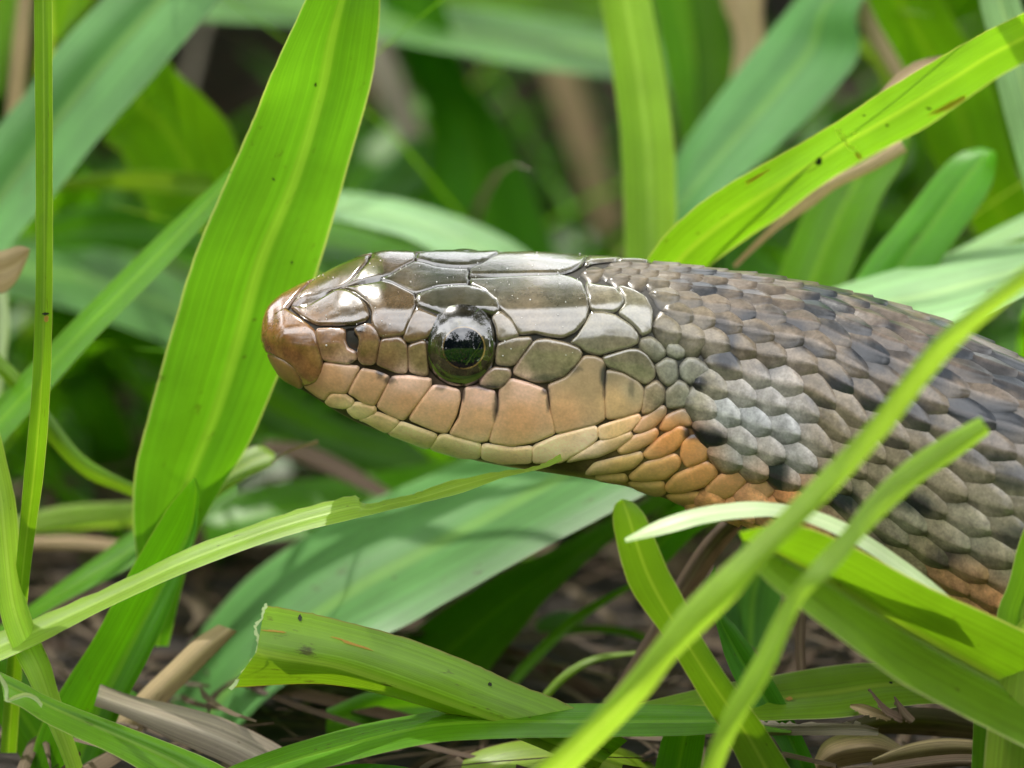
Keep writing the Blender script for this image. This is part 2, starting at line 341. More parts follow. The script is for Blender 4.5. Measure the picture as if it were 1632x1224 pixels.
def lookup(x, t):
    x = np.clip(np.asarray(x, float), XS[0], XS[-1] - 1e-3); t = np.clip(np.asarray(t, float), -1, 1 - 1e-6)
    i = np.clip(np.searchsorted(XS, x, side='right') - 1, 0, len(XS) - 2); fx = (x - XS[i]) / (XS[i + 1] - XS[i])
    tt = (t + 1) / 2 * (len(TS) - 1); j = np.minimum(tt.astype(int), len(TS) - 2); ft = tt - j
    return i, j, fx, ft
def bil(G, x, t):
    i, j, fx, ft = lookup(x, t)
    if G.ndim == 3: fx = fx[..., None]; ft = ft[..., None]
    return (G[i, j] * (1 - fx) + G[i + 1, j] * fx) * (1 - ft) + (G[i, j + 1] * (1 - fx) + G[i + 1, j + 1] * fx) * ft
def surf(x, t, h=0.0):
    p = bil(GP, x, t); n = bil(GN, x, t); n = n / np.maximum(np.linalg.norm(n, axis=-1, keepdims=True), 1e-9)
    return p + n * np.asarray(h)[..., None], n
def t_of(px, py):
    """near-side section parameter for a pixel"""
    px = np.atleast_1d(np.asarray(px, float)); py = np.atleast_1d(np.asarray(py, float)); out = np.zeros(len(px))
    for k in range(len(px)):
        i = int(np.clip(np.searchsorted(XS, px[k]) - 1, 0, len(XS) - 2)); f = np.clip((px[k] - XS[i]) / (XS[i + 1] - XS[i]), 0, 1)
        v = G_v[i] * (1 - f) + G_v[i + 1] * f
        a, b = int(np.argmin(v)), int(np.argmax(v))
        out[k] = np.interp(py[k], v[a:b + 1], TS[a:b + 1])
    return out
for q in (476, 531, 604, 748, 880): print('midline', q, round(float(bil(G_v, np.array([q]), np.array([0.0]))[0])))

# pigment map: (x, y, r, g, b) in linear albedo
PIG = np.array([
 (500, 455, .040, .042, .018), (600, 440, .045, .048, .024), (700, 440, .050, .058, .032), (800, 450, .060, .062, .032), (900, 470, .085, .080, .045),
 (560, 500, .055, .050, .032), (640, 490, .075, .060, .038), (700, 480, .055, .055, .028), (760, 480, .065, .062, .028),
 (440, 520, .17, .085, .030), (470, 560, .20, .095, .034), (500, 590, .30, .16, .055), (450, 590, .33, .24, .10), (425, 550, .20, .11, .04),
 (525, 550, .21, .115, .055), (580, 560, .21, .125, .06), (620, 570, .19, .115, .05), (660, 550, .17, .125, .06), (670, 575, .20, .15, .075),
 (535, 600, .42, .24, .10), (590, 620, .46, .27, .12), (650, 640, .52, .29, .12), (710, 655, .56, .33, .14), (765, 665, .56, .33, .14), (830, 665, .55, .30, .12),
 (900, 660, .50, .29, .12), (940, 610, .28, .20, .10), (900, 580, .19, .165, .085), (810, 545, .17, .14, .08), (800, 600, .17, .13, .07), (860, 575, .13, .12, .065),
 (940, 540, .16, .145, .09), (1000, 500, .18, .17, .11), (970, 590, .14, .125, .075), (1020, 580, .13, .115, .07), (980, 640, .42, .28, .13), (1010, 620, .30, .25, .15),
 (560, 665, .44, .42, .19), (650, 690, .46, .43, .20), (760, 722, .48, .46, .24), (880, 722, .52, .47, .26), (940, 710, .50, .45, .25), (700, 722, .40, .40, .17), (900, 750, .34, .30, .10),
 (990, 700, .46, .32, .14), (1020, 680, .50, .24, .08), (1060, 690, .58, .20, .035), (1090, 700, .60, .22, .04), (1000, 740, .48, .33, .11), (1060, 770, .50, .30, .10), (1120, 750, .60, .24, .05), (1160, 770, .58, .24, .06), (1200, 790, .55, .25, .08),
 (1260, 800, .50, .25, .11), (555, 581, .52, .36, .22), (650, 604, .60, .42, .28), (710, 622, .56, .40, .26), (765, 625, .52, .38, .26), (835, 612, .50, .38, .25), (1040, 790, .42, .32, .13),
 (1060, 640, .20, .18, .12), (1100, 640, .24, .24, .18), (1150, 660, .32, .35, .31), (1200, 665, .33, .36, .33), (1250, 680, .30, .32, .29), (1180, 720, .28, .30, .26), (1260, 730, .30, .31, .27),
 (1080, 590, .24, .24, .19), (1130, 590, .20, .19, .15), (1220, 625, .26, .26, .22), (1060, 560, .20, .195, .14),
 (1000, 430, .13, .11, .08), (1060, 480, .14, .125, .085), (1100, 450, .12, .10, .075), (1200, 480, .115, .095, .075), (1300, 500, .12, .10, .08), (1200, 560, .14, .115, .08), (1400, 520, .12, .10, .085),
 (1500, 560, .12, .10, .085), (1620, 600, .13, .11, .095), (1300, 600, .17, .14, .10), (1400, 640, .145, .12, .09), (1500, 680, .14, .12, .09), (1600, 700, .13, .11, .09),
 (1330, 680, .20, .17, .12), (1400, 740, .22, .19, .13), (1500, 770, .22, .19, .14), (1600, 800, .20, .18, .14), (1350, 780, .22, .20, .14), (1450, 830, .24, .23, .17), (1550, 860, .27, .26, .21), (1620, 900, .26, .25, .19),
 (1450, 900, .27, .24, .14), (1550, 930, .42, .24, .12), (1600, 960, .48, .24, .11), (1500, 950, .50, .26, .12), (1700, 1000, .46, .26, .13), (1700, 700, .12, .10, .08), (1700, 850, .2, .18, .14),
])
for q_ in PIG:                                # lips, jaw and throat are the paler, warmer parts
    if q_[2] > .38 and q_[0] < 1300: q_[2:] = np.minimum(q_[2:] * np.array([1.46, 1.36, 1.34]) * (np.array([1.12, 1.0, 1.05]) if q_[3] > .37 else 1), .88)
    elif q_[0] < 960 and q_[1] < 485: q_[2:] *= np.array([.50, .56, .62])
    elif q_[0] < 690 and q_[1] < 592: q_[2:] *= np.array([.82, .68, .45])
    if q_[2] > .38 and q_[0] < 960: q_[4] *= 1.15
    if q_[2] > .7 and q_[4] < .13 and q_[0] > 1000: q_[2:] = q_[2:] * np.array([1.0, 1.22, 1.8]) + np.array([0, .01, .02])
    if 1130 < q_[0] < 1320 and 620 < q_[1] < 740: q_[2:] *= np.array([1.22, 1.18, 1.36])
def pig(x, y):
    x = np.asarray(x, float); y = np.asarray(y, float)
    d2 = (x[..., None] - PIG[:, 0]) ** 2 + (y[..., None] - PIG[:, 1]) ** 2 + 60
    ww = 1 / d2 ** 1.7
    return (ww[..., None] * PIG[:, 2:]).sum(-2) / ww.sum(-1)[..., None]
# dark pigment spots (x, y, rx, ry, strength)
SPOTS = [(1215, 452, 20, 7, .5), (1260, 520, 22, 9, .7), (1290, 560, 22, 9, .6), (1420, 520, 26, 9, .7), (1190, 505, 16, 8, .7), (1390, 640, 20, 10, .6), (1300, 640, 20, 10, .5), (1610, 610, 30, 12, .85), (1500, 600, 26, 11, .8), (608, 592, 9, 5, .85), (607, 600, 5, 5, .6), (563, 576, 6, 5, .7), (622, 605, 10, 6, .7), (694, 607, 7, 5, .8), (703, 617, 9, 5, .6), (738, 625, 4, 14, .8),
 (758, 614, 14, 4, .75), (778, 617, 16, 5, .8), (792, 640, 4, 22, .85), (789, 660, 3.5, 12, .6), (870, 622, 6, 6, .8), (874, 640, 3.5, 16, .7), (868, 602, 26, 6, .7), (790, 612, 16, 5, .5), (905, 592, 16, 6, .35),
 (962, 600, 5, 18, .85), (963, 625, 3, 10, .5), (1007, 618, 5, 14, .45), (920, 588, 10, 5, .5), (575, 524, 8, 6, .8),
 (1115, 613, 14, 9, .95), (1128, 692, 24, 11, .95), (1100, 688, 12, 12, .9), (1240, 752, 16, 26, .92), (1160, 575, 16, 13, .8), (1150, 520, 12, 12, .6), (1165, 545, 12, 14, .8),
 (1130, 462, 34, 10, .75), (1090, 450, 16, 8, .5), (1310, 485, 40, 20, .85), (1320, 500, 30, 12, .6), (1350, 525, 46, 12, .7), (1380, 565, 32, 18, .8), (1400, 585, 30, 16, .65), (1340, 610, 30, 12, .7),
 (1440, 570, 30, 8, .5), (1480, 610, 26, 14, .55), (1540, 560, 32, 20, .85), (1500, 545, 28, 16, .7), (1570, 590, 36, 14, .6), (1560, 655, 50, 18, .8), (1600, 675, 36, 16, .75), (1450, 650, 28, 16, .7),
 (1470, 675, 30, 12, .55), (1420, 700, 20, 10, .5), (1480, 730, 30, 14, .75), (1570, 730, 34, 13, .55), (1620, 760, 30, 14, .6), (1350, 790, 26, 18, .85), (1310, 790, 20, 20, .6), (1460, 800, 26, 15, .75),
 (1530, 800, 22, 12, .5), (1510, 880, 30, 18, .6), (1230, 590, 22, 12, .5), (1240, 500, 26, 8, .5), (1270, 550, 24, 10, .5), (1200, 530, 20, 9, .5), (1620, 850, 24, 14, .6), (1400, 860, 24, 18, .5), (1190, 470, 20, 7, .5), (1650, 620, 30, 20, .8), (1690, 700, 30, 20, .7)]
def spots(x, y, c, k=1.0):
    x = np.asarray(x, float); y = np.asarray(y, float)
    for sx, sy, rx, ry, s in SPOTS:
        q = ((x - sx) / rx) ** 2 + ((y - sy) / ry) ** 2
        a = np.minimum(s * k * np.clip(1.5 - q, 0, 1), .97)[..., None]
        c = c * (1 - a) + a * np.array([.012, .016, .022])
    return c

snake = bpy.data.objects.new('snake', None); sc.collection.objects.link(snake)
tag(snake, 'snake with glossy olive head, orange lips and keeled brown scales resting in the grass', 'snake')
snake.empty_display_size = 0.3

# base skin
xi = np.r_[0:5, 5:len(XS):2]; ti = np.arange(0, len(TS), 3)
SV = (GP - GN * 0.013)[np.ix_(xi, ti)]; nX, nTt = SV.shape[:2]
px_ = np.repeat(XS[xi][:, None], nTt, 1); py_ = G_v[np.ix_(xi, ti)]
cb = pig(px_, py_) 
fb = np.clip((px_ - 960) / 100, 0, 1)[..., None]
cb = cb * (1 - fb) * 0.12 + fb * (cb * 0.25 + np.array([.012, .014, .018]))
thr = np.exp(-(((px_ - 1080) / 130) ** 2 + ((py_ - 755) / 50) ** 2))[..., None] * (TS[ti] > .3)[None, :, None]
cb = cb * (1 - thr) + thr * np.array([.30, .20, .08])
lowj = np.clip((TS[ti][None, :] - 0.72) / .06, 0, 1)[..., None] * (1 - fb)
cb = cb * (1 - lowj) + pig(px_, py_) * lowj
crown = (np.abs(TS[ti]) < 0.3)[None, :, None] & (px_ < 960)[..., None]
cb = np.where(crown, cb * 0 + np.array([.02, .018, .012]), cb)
fs = []
for i in range(nX - 1):
    for j in range(nTt - 1):
        a = i * nTt + j; fs.append((a, a + 1, a + nTt + 1, a + nTt))
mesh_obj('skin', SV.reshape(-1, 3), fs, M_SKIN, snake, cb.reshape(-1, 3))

CR = {'A': (400, 380, 3.824), 'B': (740, 380, 3.824), 'D': (400, 560, 3.886), 'E': (800, 580, 3.264), 'G': (900, 400, 6.8), 'I': (880, 680, 5.1), 'P': (0, 0, 1)}
def topx(crop, pts):
    ox, oy, s = CR[crop]; return [(ox + p[0] / s, oy + p[1] / s, (len(p) > 2)) for p in pts]

def densify(poly, step=2.6):
    """rounded, dense boundary: list of (x,y,midflag)"""
    n = len(poly); pts = []
    # corner rounding
    for i in range(n):
        p0, p1, p2 = poly[i - 1], poly[i], poly[(i + 1) % n]
        if p1[2]: pts.append(p1); continue
        a = np.array(p0[:2]); b = np.array(p1[:2]); c = np.array(p2[:2])
        la, lc = np.linalg.norm(a - b), np.linalg.norm(c - b)
        ra, rc = min(.28, 5 / max(la, 1e-6)), min(.28, 5 / max(lc, 1e-6))
        q1 = b + (a - b) * ra; q3 = b + (c - b) * rc; q2 = (q1 + q3) / 4 + b / 2
        for q in (q1, q2, q3): pts.append((q[0], q[1], False))
    out = []
    n = len(pts)
    for i in range(n):
        p, q = pts[i], pts[(i + 1) % n]
        l = math.hypot(q[0] - p[0], q[1] - p[1]); k = max(1, int(round(l / step)))
        for j in range(k):
            f = j / k; out.append((p[0] + (q[0] - p[0]) * f, p[1] + (q[1] - p[1]) * f, (p[2] and q[2]) or (j == 0 and p[2])))
    return out
def inside(px, py, poly):
    x = np.asarray(px, float); y = np.asarray(py, float); c = np.zeros(x.shape, bool); n = len(poly)
    for i in range(n):
        x1, y1 = poly[i][:2]; x2, y2 = poly[(i + 1) % n][:2]
        if y1 == y2: continue
        cond = ((y1 > y) != (y2 > y)) & (x < (x2 - x1) * (y - y1) / (y2 - y1) + x1); c ^= cond
    return c
def segdist(px, py, poly, skip_mid=True):
    x = np.asarray(px, float); y = np.asarray(py, float); d = np.full(x.shape, 1e9); n = len(poly)
    for i in range(n):
        p, q = poly[i], poly[(i + 1) % n]
        if skip_mid and p[2] and q[2]: continue
        ax, ay, bx, by = p[0], p[1], q[0], q[1]; L2 = (bx - ax) ** 2 + (by - ay) ** 2 + 1e-9
        t = np.clip(((x - ax) * (bx - ax) + (y - ay) * (by - ay)) / L2, 0, 1)
        d = np.minimum(d, np.hypot(x - ax - t * (bx - ax), y - ay - t * (by - ay)))
    return d
def outset(poly, r):
    x = np.array([p[0] for p in poly]); y = np.array([p[1] for p in poly]); tx = np.roll(x, -1) - np.roll(x, 1); ty = np.roll(y, -1) - np.roll(y, 1); l = np.hypot(tx, ty) + 1e-9
    sg = 1 if np.sum(x * np.roll(y, -1) - np.roll(x, -1) * y) > 0 else -1
    return [(p[0] if p[2] else p[0] + r * sg * ty[k] / l[k], p[1] if p[2] else p[1] - r * sg * tx[k] / l[k], p[2]) for k, p in enumerate(poly)]
ALLPOLY = []
def plate(name, crop, pts, H=0.014, mat=M_PLATE, ew=4.0, mirror=True, colf=None, edgedark=0.45, conc=0.0, label=None, lift=0.0, cmul=1.0, out=1.9):
    poly = outset(densify(topx(crop, pts)), out); ALLPOLY.append(poly)
    bx = np.array([p[0] for p in poly]); by = np.array([p[1] for p in poly]); mid = np.array([p[2] for p in poly])
    hasmid = mid.any()
    n = len(poly)
    V = [(p[0], p[1]) for p in poly]
    # inset rings
    tx = np.roll(bx, -1) - np.roll(bx, 1); ty = np.roll(by, -1) - np.roll(by, 1); l = np.hypot(tx, ty) + 1e-9
    area = 0.5 * np.sum(bx * np.roll(by, -1) - np.roll(bx, -1) * by); sg = 1 if area > 0 else -1
    nxn, nyn = -ty / l * sg, tx / l * sg
    ring = []
    for off, st in ((1.3, 1), (3.0, 1), (5.5, 2)):
        qx = bx + nxn * off; qy = by + nyn * off
        dd = segdist(qx, qy, poly, False); ok = inside(qx, qy, poly) & (dd > off * 0.8)
        ring += [(a, b) for k, (a, b) in enumerate(zip(qx, qy)) if ok[k] and k % st == 0]
    gx, gy = np.meshgrid(np.arange(bx.min(), bx.max(), 4.5), np.arange(by.min(), by.max(), 4.5))
    gx = gx.ravel() + rng.uniform(-.4, .4, gx.size); gy = gy.ravel() + rng.uniform(-.4, .4, gy.size)
    ok = inside(gx, gy, poly) & (segdist(gx, gy, poly, False) > 7.5)
    V += ring + list(zip(gx[ok], gy[ok]))
    r = delaunay_2d_cdt([Vector(v) for v in V], [], [list(range(n))], 1, 1e-4)
    vv = np.array([(v.x, v.y) for v in r[0]]); faces = [tuple(f) for f in r[2]]
    orig = r[3]
    ismid = np.array([any(k < n and mid[k] for k in o) for o in orig])
    dist = segdist(vv[:, 0], vv[:, 1], poly, not name.startswith('paired_'))
    t = t_of(vv[:, 0], vv[:, 1]); t = np.clip(t, 0, 0.995); t[ismid] = 0
    s = np.clip(dist / ew, 0, 1); prof = 1 - (1 - s) ** 2.2
    mx = max(dist.max(), 6)
    h = -0.004 + (H + 0.004) * prof + 0.2 * H * np.clip(dist / mx, 0, 1) - conc * np.clip(dist / mx, 0, 1) + lift
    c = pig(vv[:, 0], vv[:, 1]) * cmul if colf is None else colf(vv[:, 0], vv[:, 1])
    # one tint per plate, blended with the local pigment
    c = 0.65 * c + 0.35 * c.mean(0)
    if cmul != 0: c = spots(vv[:, 0], vv[:, 1], c)
    e = (np.clip(1 - dist / 2.0, 0, 1) * edgedark * np.array([.55 + .9 * (mnoise.noise(Vector((q[0] * .06, q[1] * .06, 1))) * .5 + .5) for q in vv]))[:, None]
    c = c * (1 - e) + e * c * 0.25
    o = None
    for side in ((1, -1) if (mirror or hasmid) else (1,)):
        p, nn = surf(vv[:, 0], t * side, h)
        if hasmid:
            if side == 1: V0, F0, C0 = p, faces, c
            else:
                off = len(V0)
                remap = [k if ismid[k] else k + off for k in range(off)]
                Vx = np.vstack([V0, p]); Fx = F0 + [tuple(remap[k] for k in f[::-1]) for f in F0]
                if hasmid == 'join' or True:
                    yield_join = (Vx, Fx, np.vstack([C0, C0]))
        else:
            oo = mesh_obj(name, p, faces if side == 1 else [f[::-1] for f in faces], mat, snake, c)
            if label and side == 1: oo['label'] = label
            if side == 1: o = oo
    if hasmid:
        if name.startswith('paired_'):
            nm = name[7:]
            mesh_obj(nm, yield_join[0][:len(V0)], F0, mat, snake, c)
            p, nn = surf(vv[:, 0], -t, h)
            mesh_obj(nm, p, [f[::-1] for f in F0], mat, snake, c)
        else:
            o = mesh_obj(name, yield_join[0], yield_join[1], mat, snake, yield_join[2])
    return o

# rostral and mental (cross the midline)
plate('snout_plate', 'A', [(195, 425, 1), (255, 458), (330, 512), (385, 562), (405, 640), (432, 745), (428, 815), (400, 870), (330, 900), (300, 840), (262, 780), (205, 738), (130, 704), (95, 692), (70, 640, 1), (70, 600, 1), (100, 520, 1)], H=0.016, mat=M_PLATE, edgedark=.4)
plate('chin_tip_plate', 'A', [(100, 700), (130, 712), (205, 745), (262, 788), (298, 845), (312, 900), (300, 915), (200, 862), (170, 832), (120, 750)], H=0.012, mat=M_LIP, edgedark=.4)
# crown: internasals, prefrontals, frontal, supraoculars, parietals
plate('paired_crown_plate', 'A', [(240, 412, 1), (330, 418, 1), (400, 380, 1), (498, 322, 1), (555, 312), (610, 325), (700, 400), (720, 470), (698, 500), (630, 520), (520, 527), (400, 524), (340, 492), (295, 460)], H=.016)
plate('paired_crown_plate', 'A', [(530, 305, 1), (660, 285, 1), (783, 264, 1), (850, 276), (998, 350), (1002, 412), (968, 500), (932, 590), (860, 600), (793, 605), (762, 560), (735, 510), (742, 450), (708, 383), (640, 332), (575, 306)], H=.018)
plate('crown_plate', 'A', [(790, 262, 1), (1060, 250, 1), (1328, 246, 1), (1322, 286), (1240, 288), (1130, 297), (1000, 342), (850, 270)], H=.016)
plate('crown_plate', 'A', [(1004, 353), (1130, 306), (1240, 294), (1325, 294), (1440, 325), (1512, 400), (1515, 445), (1480, 465), (1420, 446), (1330, 452), (1180, 490), (1150, 468), (1012, 412)], H=.024, ew=6)
plate('paired_crown_plate', 'B', [(36, 246, 1), (300, 232, 1), (560, 222, 1), (650, 240), (715, 270), (745, 350), (758, 430), (738, 500), (678, 568), (600, 605), (500, 592), (430, 575), (338, 586), (285, 490), (222, 430), (180, 380), (110, 318), (38, 288)], H=.016)
# side of the snout
plate('cheek_scale', 'A', [(1012, 422), (1168, 492), (1098, 572), (1076, 604), (1055, 612), (955, 636), (928, 600), (972, 490)], H=.014)
plate('cheek_scale', 'A', [(962, 652), (1058, 620), (1068, 700), (1078, 830), (1040, 833), (967, 813), (960, 720)], H=.012)
plate('cheek_scale', 'A', [(795, 614), (905, 600), (943, 640), (955, 740), (948, 820), (880, 816), (765, 768), (780, 690)], H=.014)
plate('nostril_scale', 'A', [(650, 537), (718, 517), (768, 560), (783, 620), (770, 700), (755, 768), (680, 768), (655, 738), (648, 690), (662, 640), (658, 600), (630, 560)], H=.018)
plate('nostril_scale', 'A', [(402, 550), (480, 548), (562, 552), (572, 570), (568, 620), (588, 672), (636, 692), (648, 735), (600, 763), (500, 752), (440, 742), (418, 660), (400, 590)], H=.016)
plate('nostril', 'A', [(572, 556), (640, 550), (628, 580), (660, 615), (655, 662), (638, 688), (600, 672), (572, 630)], H=-.006, cmul=0.02, edgedark=0, conc=.02, mat=M_SKIN)
# behind the eye
plate('cheek_scale', 'B', [(168, 478), (220, 442), (290, 502), (332, 588), (310, 603), (240, 625), (207, 618), (196, 540)], H=.014)
plate('cheek_scale', 'B', [(207, 642), (300, 608), (398, 600), (412, 620), (370, 680), (308, 768), (280, 776), (193, 768), (196, 700)], H=.014)
plate('cheek_scale', 'B', [(183, 788), (270, 792), (286, 830), (250, 888), (200, 916), (125, 903), (90, 888), (132, 822)], H=.014)
plate('temple_scale', 'B', [(432, 620), (500, 612), (620, 637), (698, 667), (720, 700), (690, 758), (610, 836), (510, 874), (430, 874), (303, 828), (303, 797), (342, 740)], H=.018)
plate('temple_scale', 'B', [(645, 636), (692, 590), (750, 502), (772, 452), (850, 452), (920, 468), (1018, 532), (1062, 590), (1060, 638), (1010, 662), (900, 688), (830, 711), (742, 692), (702, 655)], H=.020)
plate('temple_scale', 'B', [(738, 262), (780, 284), (918, 303), (972, 370), (966, 400), (918, 448), (860, 443), (778, 438), (763, 400), (748, 330)], H=.016)
plate('temple_scale', 'B', [(932, 302), (960, 292), (1040, 322), (1108, 362), (1148, 440), (1138, 568), (1082, 594), (1062, 560), (1010, 508), (938, 455), (982, 400), (974, 360)], H=.016)
plate('temple_scale', 'B', [(844, 722), (1000, 674), (1060, 674), (1118, 712), (1162, 790), (1162, 848), (1105, 890), (1060, 866), (980, 817), (872, 782), (852, 750)], H=.018)
for pts in ([(1072, 612), (1140, 598), (1198, 642), (1228, 690), (1218, 718), (1165, 756), (1112, 708), (1068, 665)],
            [(1168, 772), (1230, 728), (1288, 742), (1302, 830), (1288, 878), (1240, 902), (1192, 858), (1168, 800)],
            [(1232, 678), (1242, 642), (1300, 642), (1348, 682), (1338, 718), (1300, 736), (1242, 713)],
            [(1312, 780), (1360, 727), (1420, 732), (1498, 790), (1526, 850), (1470, 878), (1390, 896), (1322, 850)],
            [(1104, 905), (1170, 863), (1218, 910), (1222, 990), (1150, 1057), (1084, 1072), (1088, 1000)],
            [(1232, 930), (1300, 863), (1350, 882), (1392, 960), (1388, 1008), (1330, 1028), (1242, 1038), (1228, 990)]):
    plate('temple_scale', 'B', pts, H=.020, mat=M_BODY, ew=6)
# upper lip scales
def lip(crop, pts, **k): plate('lip_scale', crop, pts, H=.011, mat=M_LIP, ew=5, edgedark=.22, cmul=1.08, **k)
lip('D', [(455, 72), (560, 85), (673, 97), (640, 160), (590, 262), (495, 255), (462, 302), (420, 287), (323, 213), (400, 180), (437, 120)])
lip('D', [(692, 110), (780, 127), (853, 157), (848, 190), (818, 240), (763, 337), (690, 317), (640, 278), (603, 262), (642, 180), (677, 127)])
lip('D', [(872, 158), (960, 153), (1117, 172), (1112, 210), (1048, 300), (963, 408), (940, 426), (860, 397), (779, 344), (832, 240)])
lip('D', [(1128, 213), (1200, 218), (1288, 242), (1292, 300), (1267, 400), (1214, 506), (1150, 497), (978, 423), (1042, 320)])
lip('D', [(1323, 228), (1400, 218), (1508, 248), (1527, 330), (1512, 440), (1462, 557), (1400, 562), (1228, 512), (1293, 410), (1313, 310)])
lip('P', [(796, 622), (814, 604), (842, 611), (870, 622), (874, 650), (883, 676), (884, 691), (850, 705), (815, 711), (780, 705), (787, 675), (794, 650)])
lip('B', [(512, 892), (620, 848), (680, 780), (732, 718), (800, 718), (857, 752), (852, 830), (847, 900), (856, 1100), (790, 1137), (562, 1190), (534, 1080)])
lip('B', [(870, 803), (960, 818), (1060, 873), (1095, 930), (1091, 1000), (1067, 1057), (960, 1092), (868, 1101), (861, 1000), (862, 860)])
# lower lip
def chin(crop, pts, **k): plate('lower_lip_scale', crop, pts, H=.010, mat=M_LIP, ew=4, edgedark=.15, out=3.0, cmul=1.4, **k)
chin('D', [(497, 265), (570, 268), (633, 310), (623, 340), (570, 350), (500, 338), (461, 317)])
chin('D', [(647, 322), (765, 348), (768, 375), (700, 416), (640, 408), (592, 360)])
chin('D', [(777, 383), (918, 437), (868, 488), (830, 498), (700, 428), (665, 420)])
chin('D', [(927, 443), (1148, 522), (1128, 560), (1092, 603), (850, 508)])
chin('D', [(1182, 518), (1418, 577), (1413, 658), (1300, 658), (1112, 603), (1150, 552)])
chin('P', [(770, 709), (815, 716), (848, 713), (846, 737), (800, 738), (768, 730)])
chin('P', [(851, 712), (888, 696), (946, 680), (951, 685), (950, 700), (930, 715), (895, 736), (850, 737)])
chin('E', [(503, 333), (620, 293), (713, 265), (718, 290), (670, 342), (580, 387), (512, 392)])
# throat scales
for pts in ([(515, 403), (640, 363), (668, 358), (677, 380), (600, 438), (500, 482), (400, 497), (335, 512), (372, 480)],
            [(602, 450), (682, 383), (798, 338), (810, 360), (788, 400), (700, 447), (622, 467)],
            [(738, 470), (800, 403), (918, 323), (962, 342), (967, 370), (900, 447), (820, 487), (762, 492)],
            [(683, 348), (722, 292), (828, 218), (852, 232), (843, 270), (790, 327), (722, 357)],
            [(822, 340), (852, 277), (940, 233), (982, 262), (982, 330), (930, 308), (870, 348)],
            [(432, 578), (482, 522), (600, 493), (723, 463), (732, 490), (680, 542), (600, 562), (500, 572)],
            [(662, 588), (742, 522), (898, 473), (927, 500), (917, 540), (850, 597), (760, 607), (682, 607)],
            [(852, 638), (902, 582), (1060, 513), (1107, 542), (1117, 580), (1050, 637), (950, 667), (862, 667)],
            [(1052, 668), (1102, 602), (1238, 533), (1277, 560), (1267, 610), (1218, 677), (1130, 707), (1067, 707)],
            [(1238, 688), (1282, 632), (1398, 573), (1437, 600), (1427, 660), (1370, 707), (1252, 712)],
            [(655, 622), (838, 618), (847, 678), (800, 688), (702, 653)],
            [(852, 690), (1018, 673), (1057, 700), (1047, 738), (1000, 748), (900, 718)],
            [(942, 400), (1000, 373), (1087, 430), (1060, 498), (962, 537), (932, 480)],
            [(482, 592), (638, 578), (652, 608), (600, 622), (502, 605)]):
    plate('throat_scale', 'E', pts, H=.014, mat=M_LIP, ew=7, edgedark=.15, out=2.8)

# eye
def eye(side):
    ex, ey = 737.0, 557.0
    te = t_of([ex], [ey])[0]
    c, n = surf(np.array([ex]), np.array([te * side]), 0.0); c = c[0]; n = n[0]
    # lean the eye towards sideways
    lat = np.array([0, -1.0 * side, 0.05]); n = n * 0.35 + lat * 0.65 if side == 1 else n * 0.9 + lat * 0.1; n /= np.linalg.norm(n)
    a = 60 / PXCM; h = 0.115; R = (a * a + h * h) / (2 * h); cc = c - n * (R - h) * 1.0 - n * (0.02 if side == 1 else 0.075)
    uax = np.array([1.0, 0, 0]); uax -= n * uax.dot(n); uax /= np.linalg.norm(uax); vax = np.cross(uax, n) * (1 if side == -1 else 1)
    if vax[2] < 0: vax = -vax
    def cap(r0, r1, off, nr, colf, cx=0.0, cy=0.0, ns=72):
        V = []; C = []; F = []
        for i in range(nr + 1):
            rr = r0 + (r1 - r0) * i / nr
            for k in range(ns):
                th = 2 * math.pi * k / ns; u = cx + rr * math.cos(th); v = cy + rr * math.sin(th)
                q = math.sqrt(max(R * R - u * u - v * v, 0.0)) + off
                V.append(cc + uax * u + vax * v + n * q); C.append(colf(u, v, rr, th))
        for i in range(nr):
            for k in range(ns):
                k2 = (k + 1) % ns; F.append((i * ns + k, i * ns + k2, (i + 1) * ns + k2, (i + 1) * ns + k))
        return V, F, C
    def icol(u, v, r, th):
        nz = mnoise.noise(Vector((u * 30, v * 30, 5))) * .5 + .5
        c = np.array([.030, .026, .010]) * (0.35 + 1.6 * nz)
        c = c * (1.25 - 0.8 * max(0, r - .5 * a) / a)
        if v < -0.25 * a: c = c * 1.35
        if r > a * .86: c = c * .3
        return c
    V, F, C = cap(0.10 * a, a * 1.16, 0.0, 26, icol)
    e = mesh_obj('eye', V, F, M_EYE, snake, np.array(C))
    if side == 1: e['label'] = 'round eye facing the camera'
    pr = 32.5 / PXCM; pcx, pcy = 0.01, 0.022
    V, F, C = cap(0.0002, pr, 0.0022, 14, lambda *q: (0, 0, 0), pcx, pcy)
    mesh_obj('pupil', V, F, M_PUPIL, e, np.array(C))
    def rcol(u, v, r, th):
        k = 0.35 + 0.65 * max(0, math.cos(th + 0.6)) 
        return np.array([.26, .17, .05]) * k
    V, F, C = cap(pr * 0.985, pr * 1.06, 0.0030, 3, rcol, pcx, pcy)
    mesh_obj('pupil_ring', V, F, M_EYE, e, np.array(C))
ALLPOLY.append([(737 + 60 * math.cos(a), 557 + 60 * math.sin(a), False) for a in np.linspace(0, 6.2, 30)])
eye(1); eye(-1)

